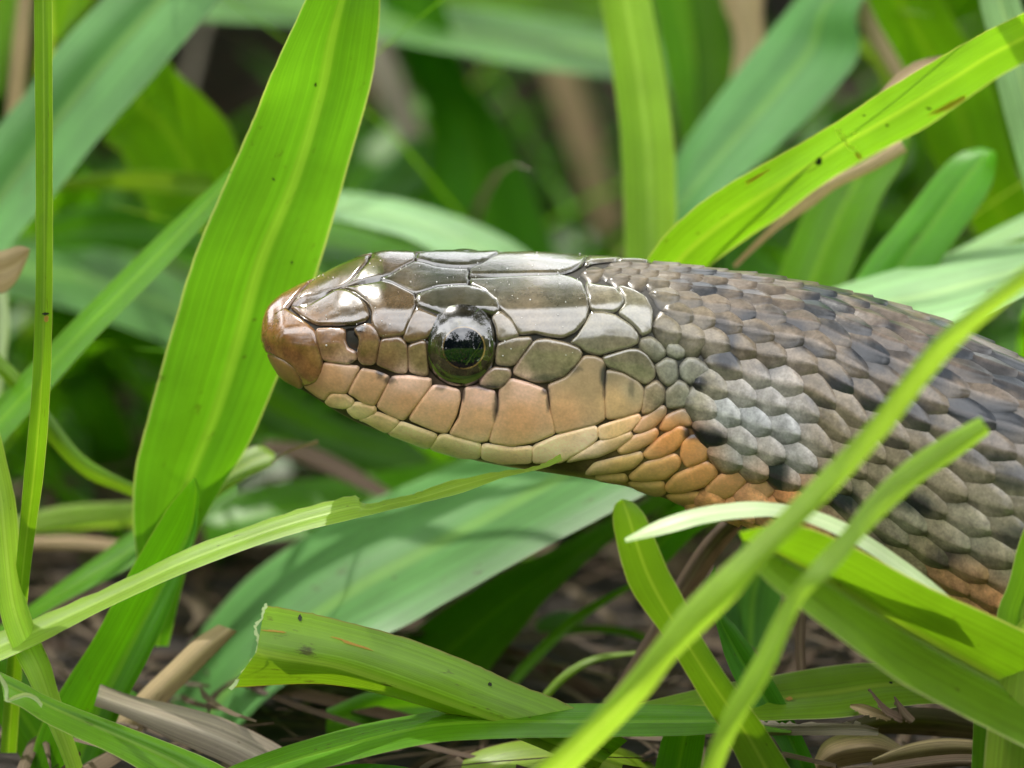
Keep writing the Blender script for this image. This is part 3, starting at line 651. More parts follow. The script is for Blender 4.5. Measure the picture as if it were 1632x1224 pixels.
# body scales in oblique rows
ROWT = 0.0605
def step_at(x): return np.interp(x, [880, 1000, 1060, 1150, 1300, 1450, 1632, 1820], [25, 29, 34, 44, 53, 66, 78, 84])
NU, NV = 9, 13
def scale_mesh(xc, tc, st, side_mul, tw, zf, warm):
    """one keeled lozenge; returns verts, faces, colours"""
    Lh = st * 0.80
    us = np.linspace(0, 1, NU); vs = np.linspace(-1, 1, NV)
    U, Vv = np.meshgrid(us, vs, indexing='ij')
    wid = np.clip(np.sin(np.pi * np.clip(U, 0, 1) ** 0.95) ** 0.92, 0.05, 1); wid[0] = .10; wid[-1] = .13
    X = xc + (U - 0.5) * 2 * Lh
    T = tc + Vv * wid * tw * 1.14
    lim = 1.0
    T = np.clip(T, -lim, lim)
    edge = 1 - np.abs(Vv) ** 2.4
    endf = np.clip((1 - U) / .12, 0, 1) ** .5 * np.clip(U / .1, 0, 1)
    lift = 0.004 + 0.036 * min(1, st / 50) * float(np.interp(abs(tc), [.1, .3], [.5, 1])) * U ** 1.2
    h = (-0.012 + (lift + 0.012 + 0.022 * zf * min(1, st / 42)) * edge * endf) + 0.010 * np.exp(-(Vv / .11) ** 2) * endf
    p, n = surf(X, T, h)
    py = bil(G_v, X, T)
    yref = np.where(T < 0, py * 0 + bil(G_v, X, np.abs(T)), py)
    cpos_x, cpos_y = np.full_like(X, xc), np.full_like(X, float(bil(G_v, np.array([xc]), np.array([abs(tc)]))[0]))
    c = pig(0.45 * X + .55 * cpos_x, .45 * yref + .55 * cpos_y)
    c = c * np.interp(xc, [950, 1080], [.85, 1.0]) * (np.array([.74, .70, .66]) if float(bil(G_v, np.array([xc]), np.array([abs(tc)]))[0]) < 560 + .25 * (xc - 1060) else np.array([.95, .90, .84]))
    c = c * (warm)
    c = spots(0.65 * X + .35 * cpos_x, 0.65 * yref + .35 * cpos_y, c, 1.25)
    # upper half paler: pigment plus painted highlight; pale keel line; dark base skin at margin
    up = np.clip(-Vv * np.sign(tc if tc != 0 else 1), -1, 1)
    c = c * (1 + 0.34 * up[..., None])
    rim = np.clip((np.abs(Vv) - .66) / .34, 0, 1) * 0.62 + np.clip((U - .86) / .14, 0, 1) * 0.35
    c = c * (1 - np.clip(rim, 0, .8)[..., None]) * (1 - .6 * np.clip(1 - U / .42, 0, 1))[..., None]  # front end darkened as painted shade under the overlapping scale ahead
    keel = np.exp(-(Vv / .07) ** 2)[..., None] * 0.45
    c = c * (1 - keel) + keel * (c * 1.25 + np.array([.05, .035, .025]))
    F = []
    for i in range(NU - 1):
        for j in range(NV - 1):
            a = i * NV + j; F.append((a, a + 1, a + NV + 1, a + NV))
    return p.reshape(-1, 3), F, c.reshape(-1, 3)
rest_v, rest_f, rest_c = [], [], []
cand = []
for k in range(-13, 14):
    x = 872.0; 
    # march along the row keeping rows interlocked
    cum = 0
    xsr = [870.0]
    while xsr[-1] < 1812: xsr.append(xsr[-1] + step_at(xsr[-1]))
    xsr = np.array(xsr)
    if k % 2: xsr = xsr + 0.5 * step_at(xsr)
    for xx in xsr:
        st = step_at(xx); tt = k * ROWT
        xj = xx + rng.uniform(-.07, .07) * st; tj = tt + rng.uniform(-.05, .05) * ROWT
        yy = float(bil(G_v, np.array([xj]), np.array([tj]))[0])
        if abs(tj) > .30 and xj < 985: continue
        if abs(tj) > .52 and xj < 1062: continue
        yn = float(bil(G_v, np.array([xj]), np.array([abs(tj)]))[0])
        if any(inside(np.array([xj]), np.array([yn]), pl)[0] for pl in ALLPOLY): continue
        if xj < 1100:
            # keep clear of the big head plates
            if any(segdist(np.array([xj]), np.array([yn]), pl)[0] < st * 0.30 for pl in ALLPOLY): continue
        if xj < 893: continue
        vis = tj > -0.09
        cand.append((vis, xj, tj, st))
nvis = 0
for vis, xj, tj, st in sorted(cand, key=lambda q: q[1]):
    zf = np.interp(abs(tj), [0, .25, .45, .8], [.1, .4, 1.35, 1.2])
    warm = 1 + rng.uniform(-.14, .14)
    tw = ROWT * np.interp(xj, [900, 1060, 1200], [1.0, 1.0, 1.0])
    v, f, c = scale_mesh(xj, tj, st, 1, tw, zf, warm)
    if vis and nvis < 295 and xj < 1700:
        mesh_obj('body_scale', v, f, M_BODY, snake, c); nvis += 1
    else:
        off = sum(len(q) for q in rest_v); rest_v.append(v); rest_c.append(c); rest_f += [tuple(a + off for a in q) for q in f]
print('visible body scales', nvis, 'rest', len(rest_v))
# belly shields
for xx in np.arange(1075, 1815, 40):
    us = np.linspace(0, 1, 6); ts = np.linspace(.80, 1.2, 17)
    U, T = np.meshgrid(us, ts, indexing='ij'); X = xx + U * 46
    Tm = np.where(T > 1, T - 2, T)
    h = -0.008 + 0.03 * U + 0.006
    h = np.where(U > .95, -0.005, h); h = h * 1.0
    p, n = surf(X, Tm, h); c = np.ones((X.size, 3)) * np.array([.42, .30, .16])
    F = []
    for i in range(5):
        for j in range(16):
            a = i * 17 + j; F.append((a, a + 1, a + 18, a + 17))
    mesh_obj('belly_scale', p.reshape(-1, 3), F, M_LIP, snake, c)
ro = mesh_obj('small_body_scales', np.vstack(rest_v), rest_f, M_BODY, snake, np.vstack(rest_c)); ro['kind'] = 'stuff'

# tiny white specks standing in for glints of light on the crown
m, N, Lk = node_mat('painted_glint'); b = N.new('ShaderNodeBsdfPrincipled'); b.inputs['Base Color'].default_value = (.8, .8, .76, 1); b.inputs['Roughness'].default_value = .3
o = N.new('ShaderNodeOutputMaterial'); Lk(b.outputs[0], o.inputs['Surface'])
V, F = [], []
for k_ in range(210):
    x = random.uniform(480, 930); t = random.uniform(-.18, .34); r = random.uniform(.0015, .0045) * random.choice((1, 1, 1.5))
    p, n = surf(np.array([x]), np.array([t]), .022); p = p[0]; off = len(V)
    for d in ((1, 0, 0), (-1, 0, 0), (0, 1, 0), (0, -1, 0), (0, 0, 1), (0, 0, -1)): V.append(p + np.array(d) * r * random.uniform(.6, 1.4))
    for f in ((0, 2, 4), (2, 1, 4), (1, 3, 4), (3, 0, 4), (2, 0, 5), (1, 2, 5), (3, 1, 5), (0, 3, 5)):
        if k_ % 2: F.append(tuple(q + off for q in f))
mesh_obj('glint_specks', V, F, m, snake)['kind'] = 'stuff'

# ------------------------------------------------------------------ grass blades traced one by one
FRONT = 'grass blades around the snake'
def blade(name, label, kind, A, B, dA, dB=None, M=None, fold=0.0, n=40, na=8, wav=0.02, cat='grass blade', jag=0.0, group=FRONT, cut=False, seed=0):
    """A and B are the two outlines of the leaf in the photograph (same number of control points); dA/dB their depths in cm"""
    if dB is None: dB = dA
    def dl(d, m): return np.interp(np.linspace(0, 1, m), np.linspace(0, 1, len(np.atleast_1d(d))), np.atleast_1d(d))
    m = len(A)
    a = crs(np.c_[np.array(A, float), dl(dA, m)], n); b = crs(np.c_[np.array(B, float), dl(dB, len(B))], n)
    mid = (a + b) / 2
    if M is not None: mid[:, :2] = crs(np.array(M, float), n)
    mid[:, 2] += fold * np.clip(np.hypot(*(a - b)[:, :2].T) / 60, 0, 1)
    rs = np.random.default_rng(abs(hash(label)) % 1 + seed + len(label) * 31 + int(A[0][0]) + int(A[0][1]) * 7)
    ph = rs.uniform(0, 6.28, 4)
    V = []; UVs = []
    c3 = P(mid[:, 0], mid[:, 1], mid[:, 2]); ln = np.r_[0, np.cumsum(np.linalg.norm(np.diff(c3, axis=0), axis=1))]
    wcm = np.linalg.norm(P(a[:, 0], a[:, 1], a[:, 2]) - P(b[:, 0], b[:, 1], b[:, 2]), axis=1)
    for i in range(n):
        for j in range(na + 1):
            u = j / na
            if u <= .5: q = a[i] + (mid[i] - a[i]) * (u * 2)
            else: q = mid[i] + (b[i] - mid[i]) * (u * 2 - 1)
            q = q.copy()
            # each half bulges a little, the margins ripple
            q[2] -= 0.10 * wcm[i] * math.sin(2 * math.pi * min(u, 1 - u)) * (0.6)
            q[2] += wav * math.sin(ln[i] * 1.7 + ph[0] + u * 3)
            if j in (0, na):
                jr = rs.normal(0, 0.12 + (jag if j == 0 else 0), 2); q[0] += jr[0]; q[1] += jr[1]
            V.append(P(q[0], q[1], q[2])); UVs.append((u, ln[i]))
    F = []
    for i in range(n - 1):
        for j in range(na):
            k = i * (na + 1) + j; F.append((k, k + 1, k + na + 2, k + na + 1))
    o = mesh_obj(name, V, F, MB[kind], None, None, UVs)
    tag(o, label, cat, group, 'thing')
    return o
def strip(cl, w):
    """centre line + width (px) -> two outlines"""
    c = np.array([p[:2] for p in cl], float); w = np.interp(np.linspace(0, 1, len(c)), np.linspace(0, 1, len(np.atleast_1d(w))), np.atleast_1d(w))
    t = np.gradient(c, axis=0); t /= np.linalg.norm(t, axis=1)[:, None]; nn = np.c_[-t[:, 1], t[:, 0]]
    return (c + nn * w[:, None] / 2).tolist(), (c - nn * w[:, None] / 2).tolist()

GB = 'grass_leaf'
# --- near the focus plane, left
blade('grass_stalk', 'thin upright lime stem with a small brown node, far left of the frame', 'lime',
      [(50, -160), (54, 0), (56, 200), (57, 400), (54, 540), (49, 640), (38, 760), (28, 870), (16, 1000), (0, 1200)],
      [(80, -160), (83, 0), (84, 200), (84, 400), (83, 520), (79, 640), (69, 760), (52, 880), (40, 1000), (26, 1200)], [-.1, -.1, -.1, -.05, .4, .9], fold=-0.09, wav=.01, n=60)
blade(GB, 'tall broad bright green blade standing upright behind the snout', 'lime',
      [(560, -160), (487, 0), (430, 123), (408, 180), (370, 266), (310, 408), (267, 551), (233, 675), (213, 765), (213, 850), (226, 940), (238, 1030)],
      [(606, -160), (606, 0), (601, 70), (590, 140), (556, 260), (516, 400), (475, 520), (438, 612), (398, 705), (352, 780), (308, 870), (268, 1030)],
      [0.55, 0.6, 0.8, 1.0, 1.3, 1.5, 1.6, 1.8], [0.7, 0.8, 1.0, 1.25, 1.4, 1.5, 1.7, 1.9], M=[(590, -160), (545, 0), (530, 60), (512, 150), (470, 290), (415, 420), (382, 540), (345, 660), (308, 750), (278, 840), (262, 920), (252, 1030)], fold=0.05, n=80, jag=.2)
blade(GB, 'broad blue-green blade crossing the upper left corner diagonally', 'glauc',
      [(330, -170), (163, 0), (83, 87), (43, 147), (0, 198), (-80, 310), (-140, 420)], [(480, -160), (345, 5), (267, 97), (167, 210), (90, 305), (0, 410), (-80, 520)], 3.9, 3.5, fold=.12,
      M=[(410, -170), (254, 2), (165, 100), (100, 180), (40, 262), (-40, 370), (-110, 470)])
blade(GB, 'narrow ribbed blade slanting from the tall blade down to the left edge', 'green',
      [(470, 170), (367, 268), (290, 340), (217, 410), (87, 541), (0, 631), (-90, 720)], [(480, 215), (365, 300), (325, 355), (283, 408), (167, 525), (80, 621), (0, 711), (-90, 800)][0:1] + [(400, 270), (340, 340), (265, 425), (140, 552), (0, 711), (-90, 800)], 2.2, 1.8, fold=-.06)
blade('grass_stalk', 'thin olive stem curving down to the base of the tall blade', 'olive',
      [(-60, 500), (0, 565), (33, 598), (80, 658), (133, 725), (207, 768), (300, 800)], [(-70, 530), (0, 600), (20, 621), (73, 698), (133, 758), (200, 787), (300, 830)], 2.2, fold=-.05)
blade(GB, 'pale curved blade hanging at the lower left edge', 'limep',
      [(-55, 600), (-40, 700), (-20, 800), (-12, 900), (0, 976), (17, 1029), (43, 1079), (70, 1140), (105, 1224), (120, 1300)],
      [(-25, 590), (0, 690), (20, 775), (27, 816), (37, 933), (57, 1003), (80, 1056), (96, 1113), (133, 1224), (160, 1300)], 0.35, 0.5, fold=-.05)
blade(GB, 'green blade with a pointed tip rising below the tall blade', 'green',
      [(308, 762), (290, 783), (263, 816), (200, 923), (150, 1016), (97, 1099), (60, 1170), (40, 1260)],
      [(312, 762), (317, 785), (312, 849), (290, 916), (267, 983), (233, 1056), (190, 1140), (150, 1260)], 0.9, 1.0, M=[(310, 762), (312, 790), (303, 849), (265, 925), (225, 1000), (185, 1080), (150, 1150), (110, 1260)], fold=.07)
blade(GB, 'long narrow blade with nibbled upper edge pointing under the chin', 'limep',
      [(893, 723), (870, 737), (837, 747), (796, 751), (723, 765), (679, 780), (653, 789), (620, 795), (590, 803), (575, 800), (556, 791), (447, 821), (300, 874), (200, 923), (53, 986), (-60, 1030)],
      [(896, 734), (873, 744), (851, 750), (800, 762), (741, 784), (700, 795), (665, 803), (625, 812), (594, 820), (580, 823), (560, 828), (447, 857), (300, 911), (167, 971), (67, 1023), (-60, 1080)],
      [0.0, 0.1, .3, .5, .6], [-0.15, -0.05, 0.1, .2, .3], fold=.03, n=90, jag=.5)
blade(GB, 'green blade slanting behind the pointed blade at the lower left', 'green',
      [(370, 745), (260, 812), (213, 843), (160, 883), (100, 925), (50, 963), (-20, 1010)], [(380, 790), (290, 850), (230, 890), (180, 920), (133, 943), (67, 980), (0, 1030)], 2.4, 2.0)
blade(GB, 'olive blade with a brown withered tip right of the tall blade', 'olive',
      [(438, 722), (417, 710), (393, 716), (350, 742), (300, 775), (230, 830)], [(438, 730), (433, 742), (393, 762), (347, 792), (327, 816), (260, 880)], 2.0, 1.9)
blade('dry_straw', 'tiny dry thread sticking out of the withered tip', 'dry', *strip([(432, 738), (455, 722), (480, 712), (507, 704)], [3, 3, 4, 7]), 1.6, cat='straw')
# --- below the head
blade(GB, 'broad creased blue-green blade lying under the head', 'glauc',
      [(230, 1180), (290, 1050), (380, 935), (470, 865), (560, 812), (720, 742), (860, 680), (1000, 620)],
      [(380, 1160), (450, 1095), (560, 1035), (640, 1000), (720, 955), (850, 882), (1000, 803), (1120, 735)], 3.6, 1.7,
      M=[(300, 1180), (400, 1060), (520, 970), (590, 925), (670, 883), (800, 812), (920, 745), (1060, 680)], fold=-.12)
blade(GB, 'dark green blade tucked beneath the broad blue-green one', 'dark',
      [(560, 1090), (644, 1016), (777, 925), (870, 880), (970, 830), (1060, 780), (1150, 720)], [(700, 1180), (784, 1063), (830, 1005), (877, 949), (977, 860), (1100, 780), (1180, 730)], 3.0, 2.5, fold=.05)
blade(GB, 'folded olive blade with a torn squared-off end, lower centre left', 'olive',
      [(422, 964), (480, 974), (544, 989), (644, 1016), (744, 1053), (820, 1088), (901, 1121), (1000, 1180)],
      [(368, 1096), (420, 1093), (480, 1090), (541, 1093), (620, 1110), (720, 1140), (830, 1180), (950, 1230)], [-.1, -.05, .1, .2], [-.15, 0, .15, .2],
      M=[(409, 1039), (450, 1048), (490, 1055), (544, 1066), (644, 1099), (727, 1128), (830, 1165), (960, 1215)], fold=-.16, n=60, jag=.3)
blade(GB, 'long arching blade running along the bottom of the frame', 'green',
      [(250, 1300), (367, 1222), (544, 1163), (677, 1136), (777, 1123), (900, 1121), (1077, 1123), (1155, 1130), (1210, 1150), (1262, 1164)],
      [(330, 1330), (440, 1250), (544, 1217), (677, 1186), (777, 1178), (900, 1175), (1077, 1173), (1148, 1168), (1200, 1166), (1260, 1168)], 0.25, -0.35,
      M=[(290, 1315), (400, 1236), (544, 1190), (677, 1158), (777, 1150), (900, 1150), (1077, 1150), (1150, 1150), (1205, 1158), (1261, 1166)], fold=.05, n=70)
blade(GB, 'lime blade with a folded white cut tip at the lower left corner', 'lime',
      [(0, 1071), (40, 1090), (83, 1113), (187, 1153), (300, 1196), (360, 1224), (440, 1270)], [(6, 1116), (35, 1128), (67, 1149), (120, 1175), (167, 1196), (230, 1232), (300, 1290)], -0.1, -0.4,
      M=[(2, 1085), (50, 1110), (95, 1132), (160, 1160), (240, 1195), (300, 1226), (370, 1280)], fold=.10)
blade(GB, 'pale strip of bleached leaf along the cut lime tip', 'white', [(-4, 1068), (12, 1092), (14, 1112), (24, 1108), (42, 1104), (58, 1110), (68, 1122)], [(-8, 1074), (6, 1096), (9, 1118), (26, 1115), (42, 1111), (56, 1117), (66, 1128)], -.42, cat='grass scrap', na=4)
blade('dry_straw', 'thick grey-brown straw lying at the lower left', 'dryg', [(160, 1090), (210, 1108), (293, 1126), (367, 1149), (447, 1189), (520, 1240)], [(150, 1125), (193, 1140), (267, 1176), (330, 1203), (385, 1230), (450, 1280)], .9, .7, fold=-.12, cat='straw', group='dry straws on the soil')
blade('dry_straw', 'pale beige stub of straw pointing up right at the lower left', 'dry', [(348, 995), (310, 1020), (270, 1058), (223, 1103), (180, 1150)], [(378, 1006), (345, 1040), (310, 1075), (267, 1117), (220, 1170)], 1.3, 1.2, fold=-.08, cat='straw', group='dry straws on the soil')
blade(GB, 'dark green blade crossing beneath the lime tip at the lower left corner', 'dark', [(-60, 940), (0, 1010), (50, 1090), (110, 1180), (150, 1260)], [(-60, 1090), (-20, 1130), (10, 1170), (40, 1220), (70, 1270)], 1.2)
blade(GB, 'green blade seen low between the straw and the arching blade', 'green', [(90, 1170), (150, 1190), (180, 1140), (210, 1100)], [(140, 1250), (170, 1230), (200, 1180), (240, 1120)], 1.4)
blade(GB, 'olive blade under the arching blade at bottom centre', 'olive', [(660, 1260), (711, 1224), (760, 1197), (830, 1180), (920, 1178), (1000, 1195), (1050, 1224)], [(700, 1290), (760, 1262), (820, 1240), (880, 1235), (940, 1240), (990, 1260), (1030, 1280)], .9, .5)
blade(GB, 'green leaf edge peeking in at the bottom left of centre', 'green', [(440, 1250), (544, 1220), (620, 1219), (680, 1230)], [(440, 1300), (544, 1270), (620, 1268), (680, 1280)], -.1)
def torn(parent, pts, w, d, lab):
    A, B = strip(crs(np.array(pts, float), 26) + np.random.default_rng(len(lab)).normal(0, 1.0, (26, 2)), [w, w * .6, w, w * .7, w])
    o = blade('torn_edge', lab, 'white', A, B, d, n=60, na=2, jag=.9, wav=0)
    for k in ('label', 'category', 'group', 'kind'): del o[k]
    o.parent = parent; o.name = 'torn_edge'
    return o
for o_ in [q for q in sc.objects if q.get('label', '').startswith('folded olive blade')]: torn(o_, [(423, 962), (419, 980), (408, 1000), (411, 1020), (410, 1040), (392, 1066), (367, 1098)], 6, -.22, 'torn')
# --- right foreground
blade(GB, 'bright lime blade with rounded tip standing under the throat', 'lime',
      [(990, 796), (979, 806), (977, 830), (983, 866), (994, 909), (1011, 949), (1054, 1009), (1088, 1063), (1121, 1119), (1160, 1180), (1195, 1250)],
      [(994, 795), (1010, 802), (1028, 822), (1044, 859), (1064, 906), (1087, 949), (1115, 1009), (1165, 1088), (1205, 1140), (1232, 1180), (1275, 1250)], [-1.0, -.95, -.85, -.7, -.5], [-1.0, -.95, -.85, -.7, -.5], n=60, fold=-.04)
blade(GB, 'bleached white curved blade arching in front of the snake throat', 'white',  # sky reflection painted in as a whitish leaf colour
      [(995, 858), (1050, 829), (1110, 810), (1180, 800), (1230, 801), (1290, 811), (1350, 834), (1420, 878), (1480, 922), (1530, 965)],
      [(998, 864), (1060, 851), (1120, 835), (1180, 826), (1250, 824), (1310, 842), (1370, 872), (1430, 912), (1480, 948), (1520, 985)], [-1.15, -1.15, -1.1, -1.0, -1.0], [-1.35, -1.35, -1.3, -1.2, -1.2], n=60)
blade(GB, 'broad creased lime blade in the right foreground below the body', 'lime',
      [(1178, 848), (1230, 838), (1290, 842), (1380, 882), (1440, 915), (1500, 945), (1590, 985), (1720, 1050)],
      [(1190, 885), (1225, 930), (1295, 985), (1388, 1055), (1435, 1088), (1488, 1117), (1577, 1163), (1720, 1235)], [-1.9, -1.75, -1.5, -1.3, -1.1], [-2.3, -2.1, -1.9, -1.6, -1.4],
      M=[(1183, 860), (1230, 878), (1290, 910), (1341, 938), (1400, 975), (1455, 1009), (1581, 1079), (1720, 1150)], fold=.5, n=60)
blade(GB, 'long thin blurred lime blade crossing the body to the bottom edge', 'limep',
      [(1700, 370), (1615, 438), (1500, 530), (1440, 600), (1380, 678), (1290, 770), (1205, 855), (1150, 905), (1088, 966), (1044, 1023), (961, 1123), (854, 1224), (800, 1270)],
      [(1730, 390), (1640, 455), (1540, 540), (1478, 610), (1420, 685), (1330, 785), (1230, 885), (1185, 940), (1138, 989), (1077, 1050), (1027, 1116), (921, 1224), (870, 1270)],
      [-3.6, -3.4, -3.2, -3.2, -3.0, -2.2], n=80, fold=-.05)
blade(GB, 'short-ended lime blade crossing in front of the body, cut tip at right', 'limep',
      [(1562, 664), (1500, 698), (1440, 738), (1385, 792), (1340, 850), (1290, 905), (1245, 963), (1205, 1043), (1155, 1133), (1118, 1224), (1095, 1290)],
      [(1578, 690), (1525, 730), (1470, 767), (1405, 826), (1362, 872), (1320, 920), (1278, 962), (1231, 1069), (1181, 1153), (1151, 1224), (1130, 1290)], [-2.2, -2.7, -3.1, -3.0, -2.4], n=70, fold=-.05)
blade(GB, 'rounded pale lime blade at the bottom right corner', 'limep', [(1650, 975), (1632, 983), (1608, 1009), (1591, 1049), (1581, 1099), (1571, 1183), (1562, 1290)], [(1660, 975), (1690, 990), (1720, 1030), (1735, 1080), (1735, 1130), (1730, 1200), (1720, 1290)], [-.7, -.8, -.9], [-1.2, -1.1, -1.0], fold=-.12)
blade(GB, 'upright lime blade at the right edge behind the rounded one', 'lime', [(1700, 700), (1632, 843), (1608, 926), (1588, 983), (1584, 1080), (1580, 1200)], [(1740, 740), (1700, 860), (1680, 940), (1670, 1000), (1665, 1080), (1660, 1200)], -.85, -.7)
blade(GB, 'short lime strip below the creased blade at bottom right', 'lime', [(1553, 1120), (1551, 1160), (1548, 1224), (1546, 1300)], [(1610, 1120), (1608, 1160), (1604, 1224), (1600, 1300)], -.4)
blade(GB, 'horizontal striped blade with a reddish upper edge under the body', 'lime', [(1000, 1125), (1088, 1104), (1150, 1090), (1228, 1077), (1310, 1063), (1388, 1056), (1480, 1065), (1560, 1090)], [(1010, 1160), (1100, 1150), (1180, 1150), (1265, 1147), (1350, 1143), (1438, 1126), (1500, 1122), (1570, 1130)], .7, .3)
blade(GB, 'dark green blade crossing behind the bright lime ones at lower right', 'dark', [(1140, 900), (1150, 968), (1175, 1000), (1201, 1036), (1235, 1089), (1265, 1146), (1301, 1224), (1320, 1290)], [(1120, 940), (1141, 995), (1155, 1045), (1175, 1090), (1205, 1140), (1238, 1183), (1258, 1224), (1280, 1290)], .45, .4, fold=.05)
blade(GB, 'small lime blade at the bottom edge between two crossing blades', 'green', [(1075, 1120), (1066, 1150), (1054, 1180), (1040, 1240)], [(1120, 1110), (1124, 1160), (1122, 1190), (1115, 1240)], .6)
blade(GB, 'dull blue-green blade behind the crossing blades below the throat', 'glauc', [(1215, 780), (1190, 850), (1160, 920), (1150, 1000)], [(1290, 800), (1270, 880), (1245, 960), (1240, 1060)], 2.0)
blade('dry_straw', 'long tan straw leaning up behind the lime tip below the throat', 'dryb', [(1180, 800), (1120, 862), (1075, 930), (1030, 1010), (985, 1085), (940, 1150)], [(1205, 815), (1150, 880), (1108, 945), (1062, 1020), (1000, 1100), (955, 1160)], 1.2, cat='straw', group='dry straws on the soil', fold=-.05)
blade('dry_straw', 'short upright red-brown straw beneath the creased blade', 'dryb', *strip([(1278, 930), (1277, 980), (1275, 1030), (1278, 1080)], [16, 16, 16, 16]), 1.0, cat='straw', group='dry straws on the soil', fold=-.03)
blade('dry_straw', 'frayed grey straw end where the arching blade withers', 'dryg', [(1170, 1140), (1210, 1148), (1270, 1152), (1360, 1150), (1400, 1160)], [(1175, 1168), (1215, 1172), (1270, 1172), (1360, 1172), (1400, 1172)], .1, cat='straw', group='dry straws on the soil', jag=2.0)
# litter, lower right
def litter(label, kind, cl, w, d, **k): return blade('dry_leaf', label, kind, *strip(cl, w), d, cat='dead leaf', group='dead leaf scraps at the lower right', **k)
litter('reddish brown dead leaf running right under the creased blade', 'dryb', [(1330, 1165), (1420, 1150), (1500, 1152), (1580, 1165)], [14, 40, 44, 30], .9, fold=-.1)
litter('tan cupped dead leaf at the bottom edge, right of the dark blade', 'dry', [(1300, 1225), (1330, 1200), (1390, 1190), (1450, 1205)], [20, 50, 50, 14], .5, fold=-.15)
litter('cream-edged dead leaf along the bottom right', 'dry', [(1390, 1215), (1450, 1198), (1510, 1190), (1580, 1192)], [10, 26, 28, 20], .3, fold=-.08)
litter('dark rolled dead leaf under the cream-edged one', 'dryb', [(1370, 1235), (1440, 1222), (1520, 1212), (1590, 1214)], [20, 22, 20, 20], .1, fold=-.08)
litter('small forked brown twig end over the horizontal striped blade', 'dryb', [(1385, 1098), (1400, 1118), (1415, 1134), (1440, 1146)], [3, 7, 12, 14], .2, jag=1.0)
litter('second prong of the twig, pointing up', 'dryb', [(1425, 1110), (1434, 1126), (1444, 1140), (1455, 1150)], [3, 10, 14, 12], .15, jag=1.0)
litter('pale green-grey husk beside the twig', 'dry', [(1355, 1125), (1375, 1130), (1400, 1138), (1420, 1146)], [6, 16, 14, 8], .25, jag=1.0)

# --- upper right
BG = 'grass blades behind the snake'
def bb(label, kind, A, B, dA, dB=None, **k): return blade(GB, label, kind, A, B, dA, dB, group=BG, **k)
bb('big bright lime blade sweeping up to the upper right corner', 'lime',
   [(1720, -30), (1632, 20), (1565, 53), (1501, 90), (1405, 147), (1345, 187), (1268, 233), (1155, 297), (1088, 347), (1040, 400), (1000, 470)],
   [(1740, 40), (1632, 100), (1588, 125), (1530, 165), (1468, 207), (1378, 253), (1300, 302), (1245, 345), (1195, 377), (1120, 435), (1060, 520)], [0.8, 0.9, 1.05, 1.35, 1.6], [1.6, 1.7, 1.8, 1.8, 1.9], n=80, fold=.03, jag=.2)
bb('thin pale withered stalk under the big upper right blade', 'dry', *strip([(1440, 232), (1390, 262), (1330, 292), (1285, 322), (1240, 358), (1200, 395), (1170, 425)], [22, 20, 18, 24, 14, 10, 8]), 2.2)
bb('pale withered sheath above the big upper right blade', 'dry', [(1500, 88), (1460, 98), (1430, 118), (1404, 146)], [(1510, 100), (1470, 120), (1440, 140), (1410, 160)], 1.9)
bb('rounded green leaf tip in front of the darker leaves at the right', 'green', [(1583, 240), (1555, 236), (1508, 260), (1441, 343), (1388, 408), (1340, 480)], [(1588, 243), (1588, 262), (1578, 300), (1545, 353), (1505, 408), (1460, 480)], 2.9, 2.6, fold=.05)
bb('dark green leaf between the stalk and the rounded leaf tip', 'green', [(1330, 240), (1300, 300), (1268, 370), (1240, 440), (1220, 500)], [(1452, 215), (1440, 260), (1408, 310), (1365, 410), (1330, 500)], 3.8, 3.4)
bb('wide green blade falling from the top to the right edge', 'green', [(1320, -120), (1361, 0), (1400, 70), (1450, 160), (1491, 260), (1540, 350), (1600, 440)], [(1470, -120), (1505, 0), (1550, 80), (1588, 150), (1621, 267), (1680, 380), (1740, 470)], 5.5, 5.0)
bb('pale blue-green blade at the upper right edge', 'pale', [(1540, -120), (1561, 0), (1575, 60), (1590, 135), (1612, 220), (1640, 320), (1670, 420)], [(1600, -120), (1625, 0), (1650, 60), (1670, 140), (1695, 220), (1720, 320), (1740, 420)], 2.8, 2.6)
bb('broad pale blue-green blade lying just above the back of the body', 'pale', [(1290, 470), (1350, 452), (1420, 425), (1520, 402), (1632, 385), (1740, 372)], [(1330, 520), (1400, 520), (1500, 522), (1560, 505), (1632, 472), (1740, 420)], 2.9, 1.5)
bb('narrow pale blade above the broad pale one at right', 'pale', [(1500, 410), (1540, 390), (1580, 368), (1632, 342), (1720, 300)], [(1510, 420), (1560, 402), (1600, 388), (1632, 376), (1720, 345)], 3.4, 3.0)
bb('upright pale lime blade standing behind the back of the head', 'limep', [(935, -150), (957, 0), (974, 100), (985, 180), (991, 250), (997, 408), (1000, 520)], [(1010, -150), (1037, 0), (1056, 100), (1068, 180), (1076, 260), (1078, 408), (1078, 520)], 3.6, 3.6, fold=-.1)
bb('broad dull blue-green blade slanting in the upper right background', 'glauc', [(1400, -170), (1268, 0), (1215, 65), (1155, 140), (1088, 233), (1040, 330), (1000, 430)], [(1510, -150), (1375, 0), (1368, 90), (1300, 175), (1220, 250), (1120, 340), (1060, 440)], 4.8, 4.2)
bb('bright green blurred blade at the top, right of the upright pale one', 'lime', [(1000, -150), (1035, 0), (1060, 120), (1085, 230), (1100, 340)], [(1120, -150), (1130, 0), (1150, 60), (1165, 120), (1160, 260)], 7.5)
bb('dark green blurred blade in the top right background', 'dark', [(1080, -100), (1100, 20), (1110, 140), (1105, 260)], [(1150, -100), (1160, 40), (1170, 110), (1150, 220)], 6.8)
bb('orange-brown dead leaf blurred at the top right', 'dry', [(1140, -60), (1150, 0), (1170, 60), (1165, 130)], [(1225, -60), (1215, 10), (1215, 70), (1185, 140)], 6.2)
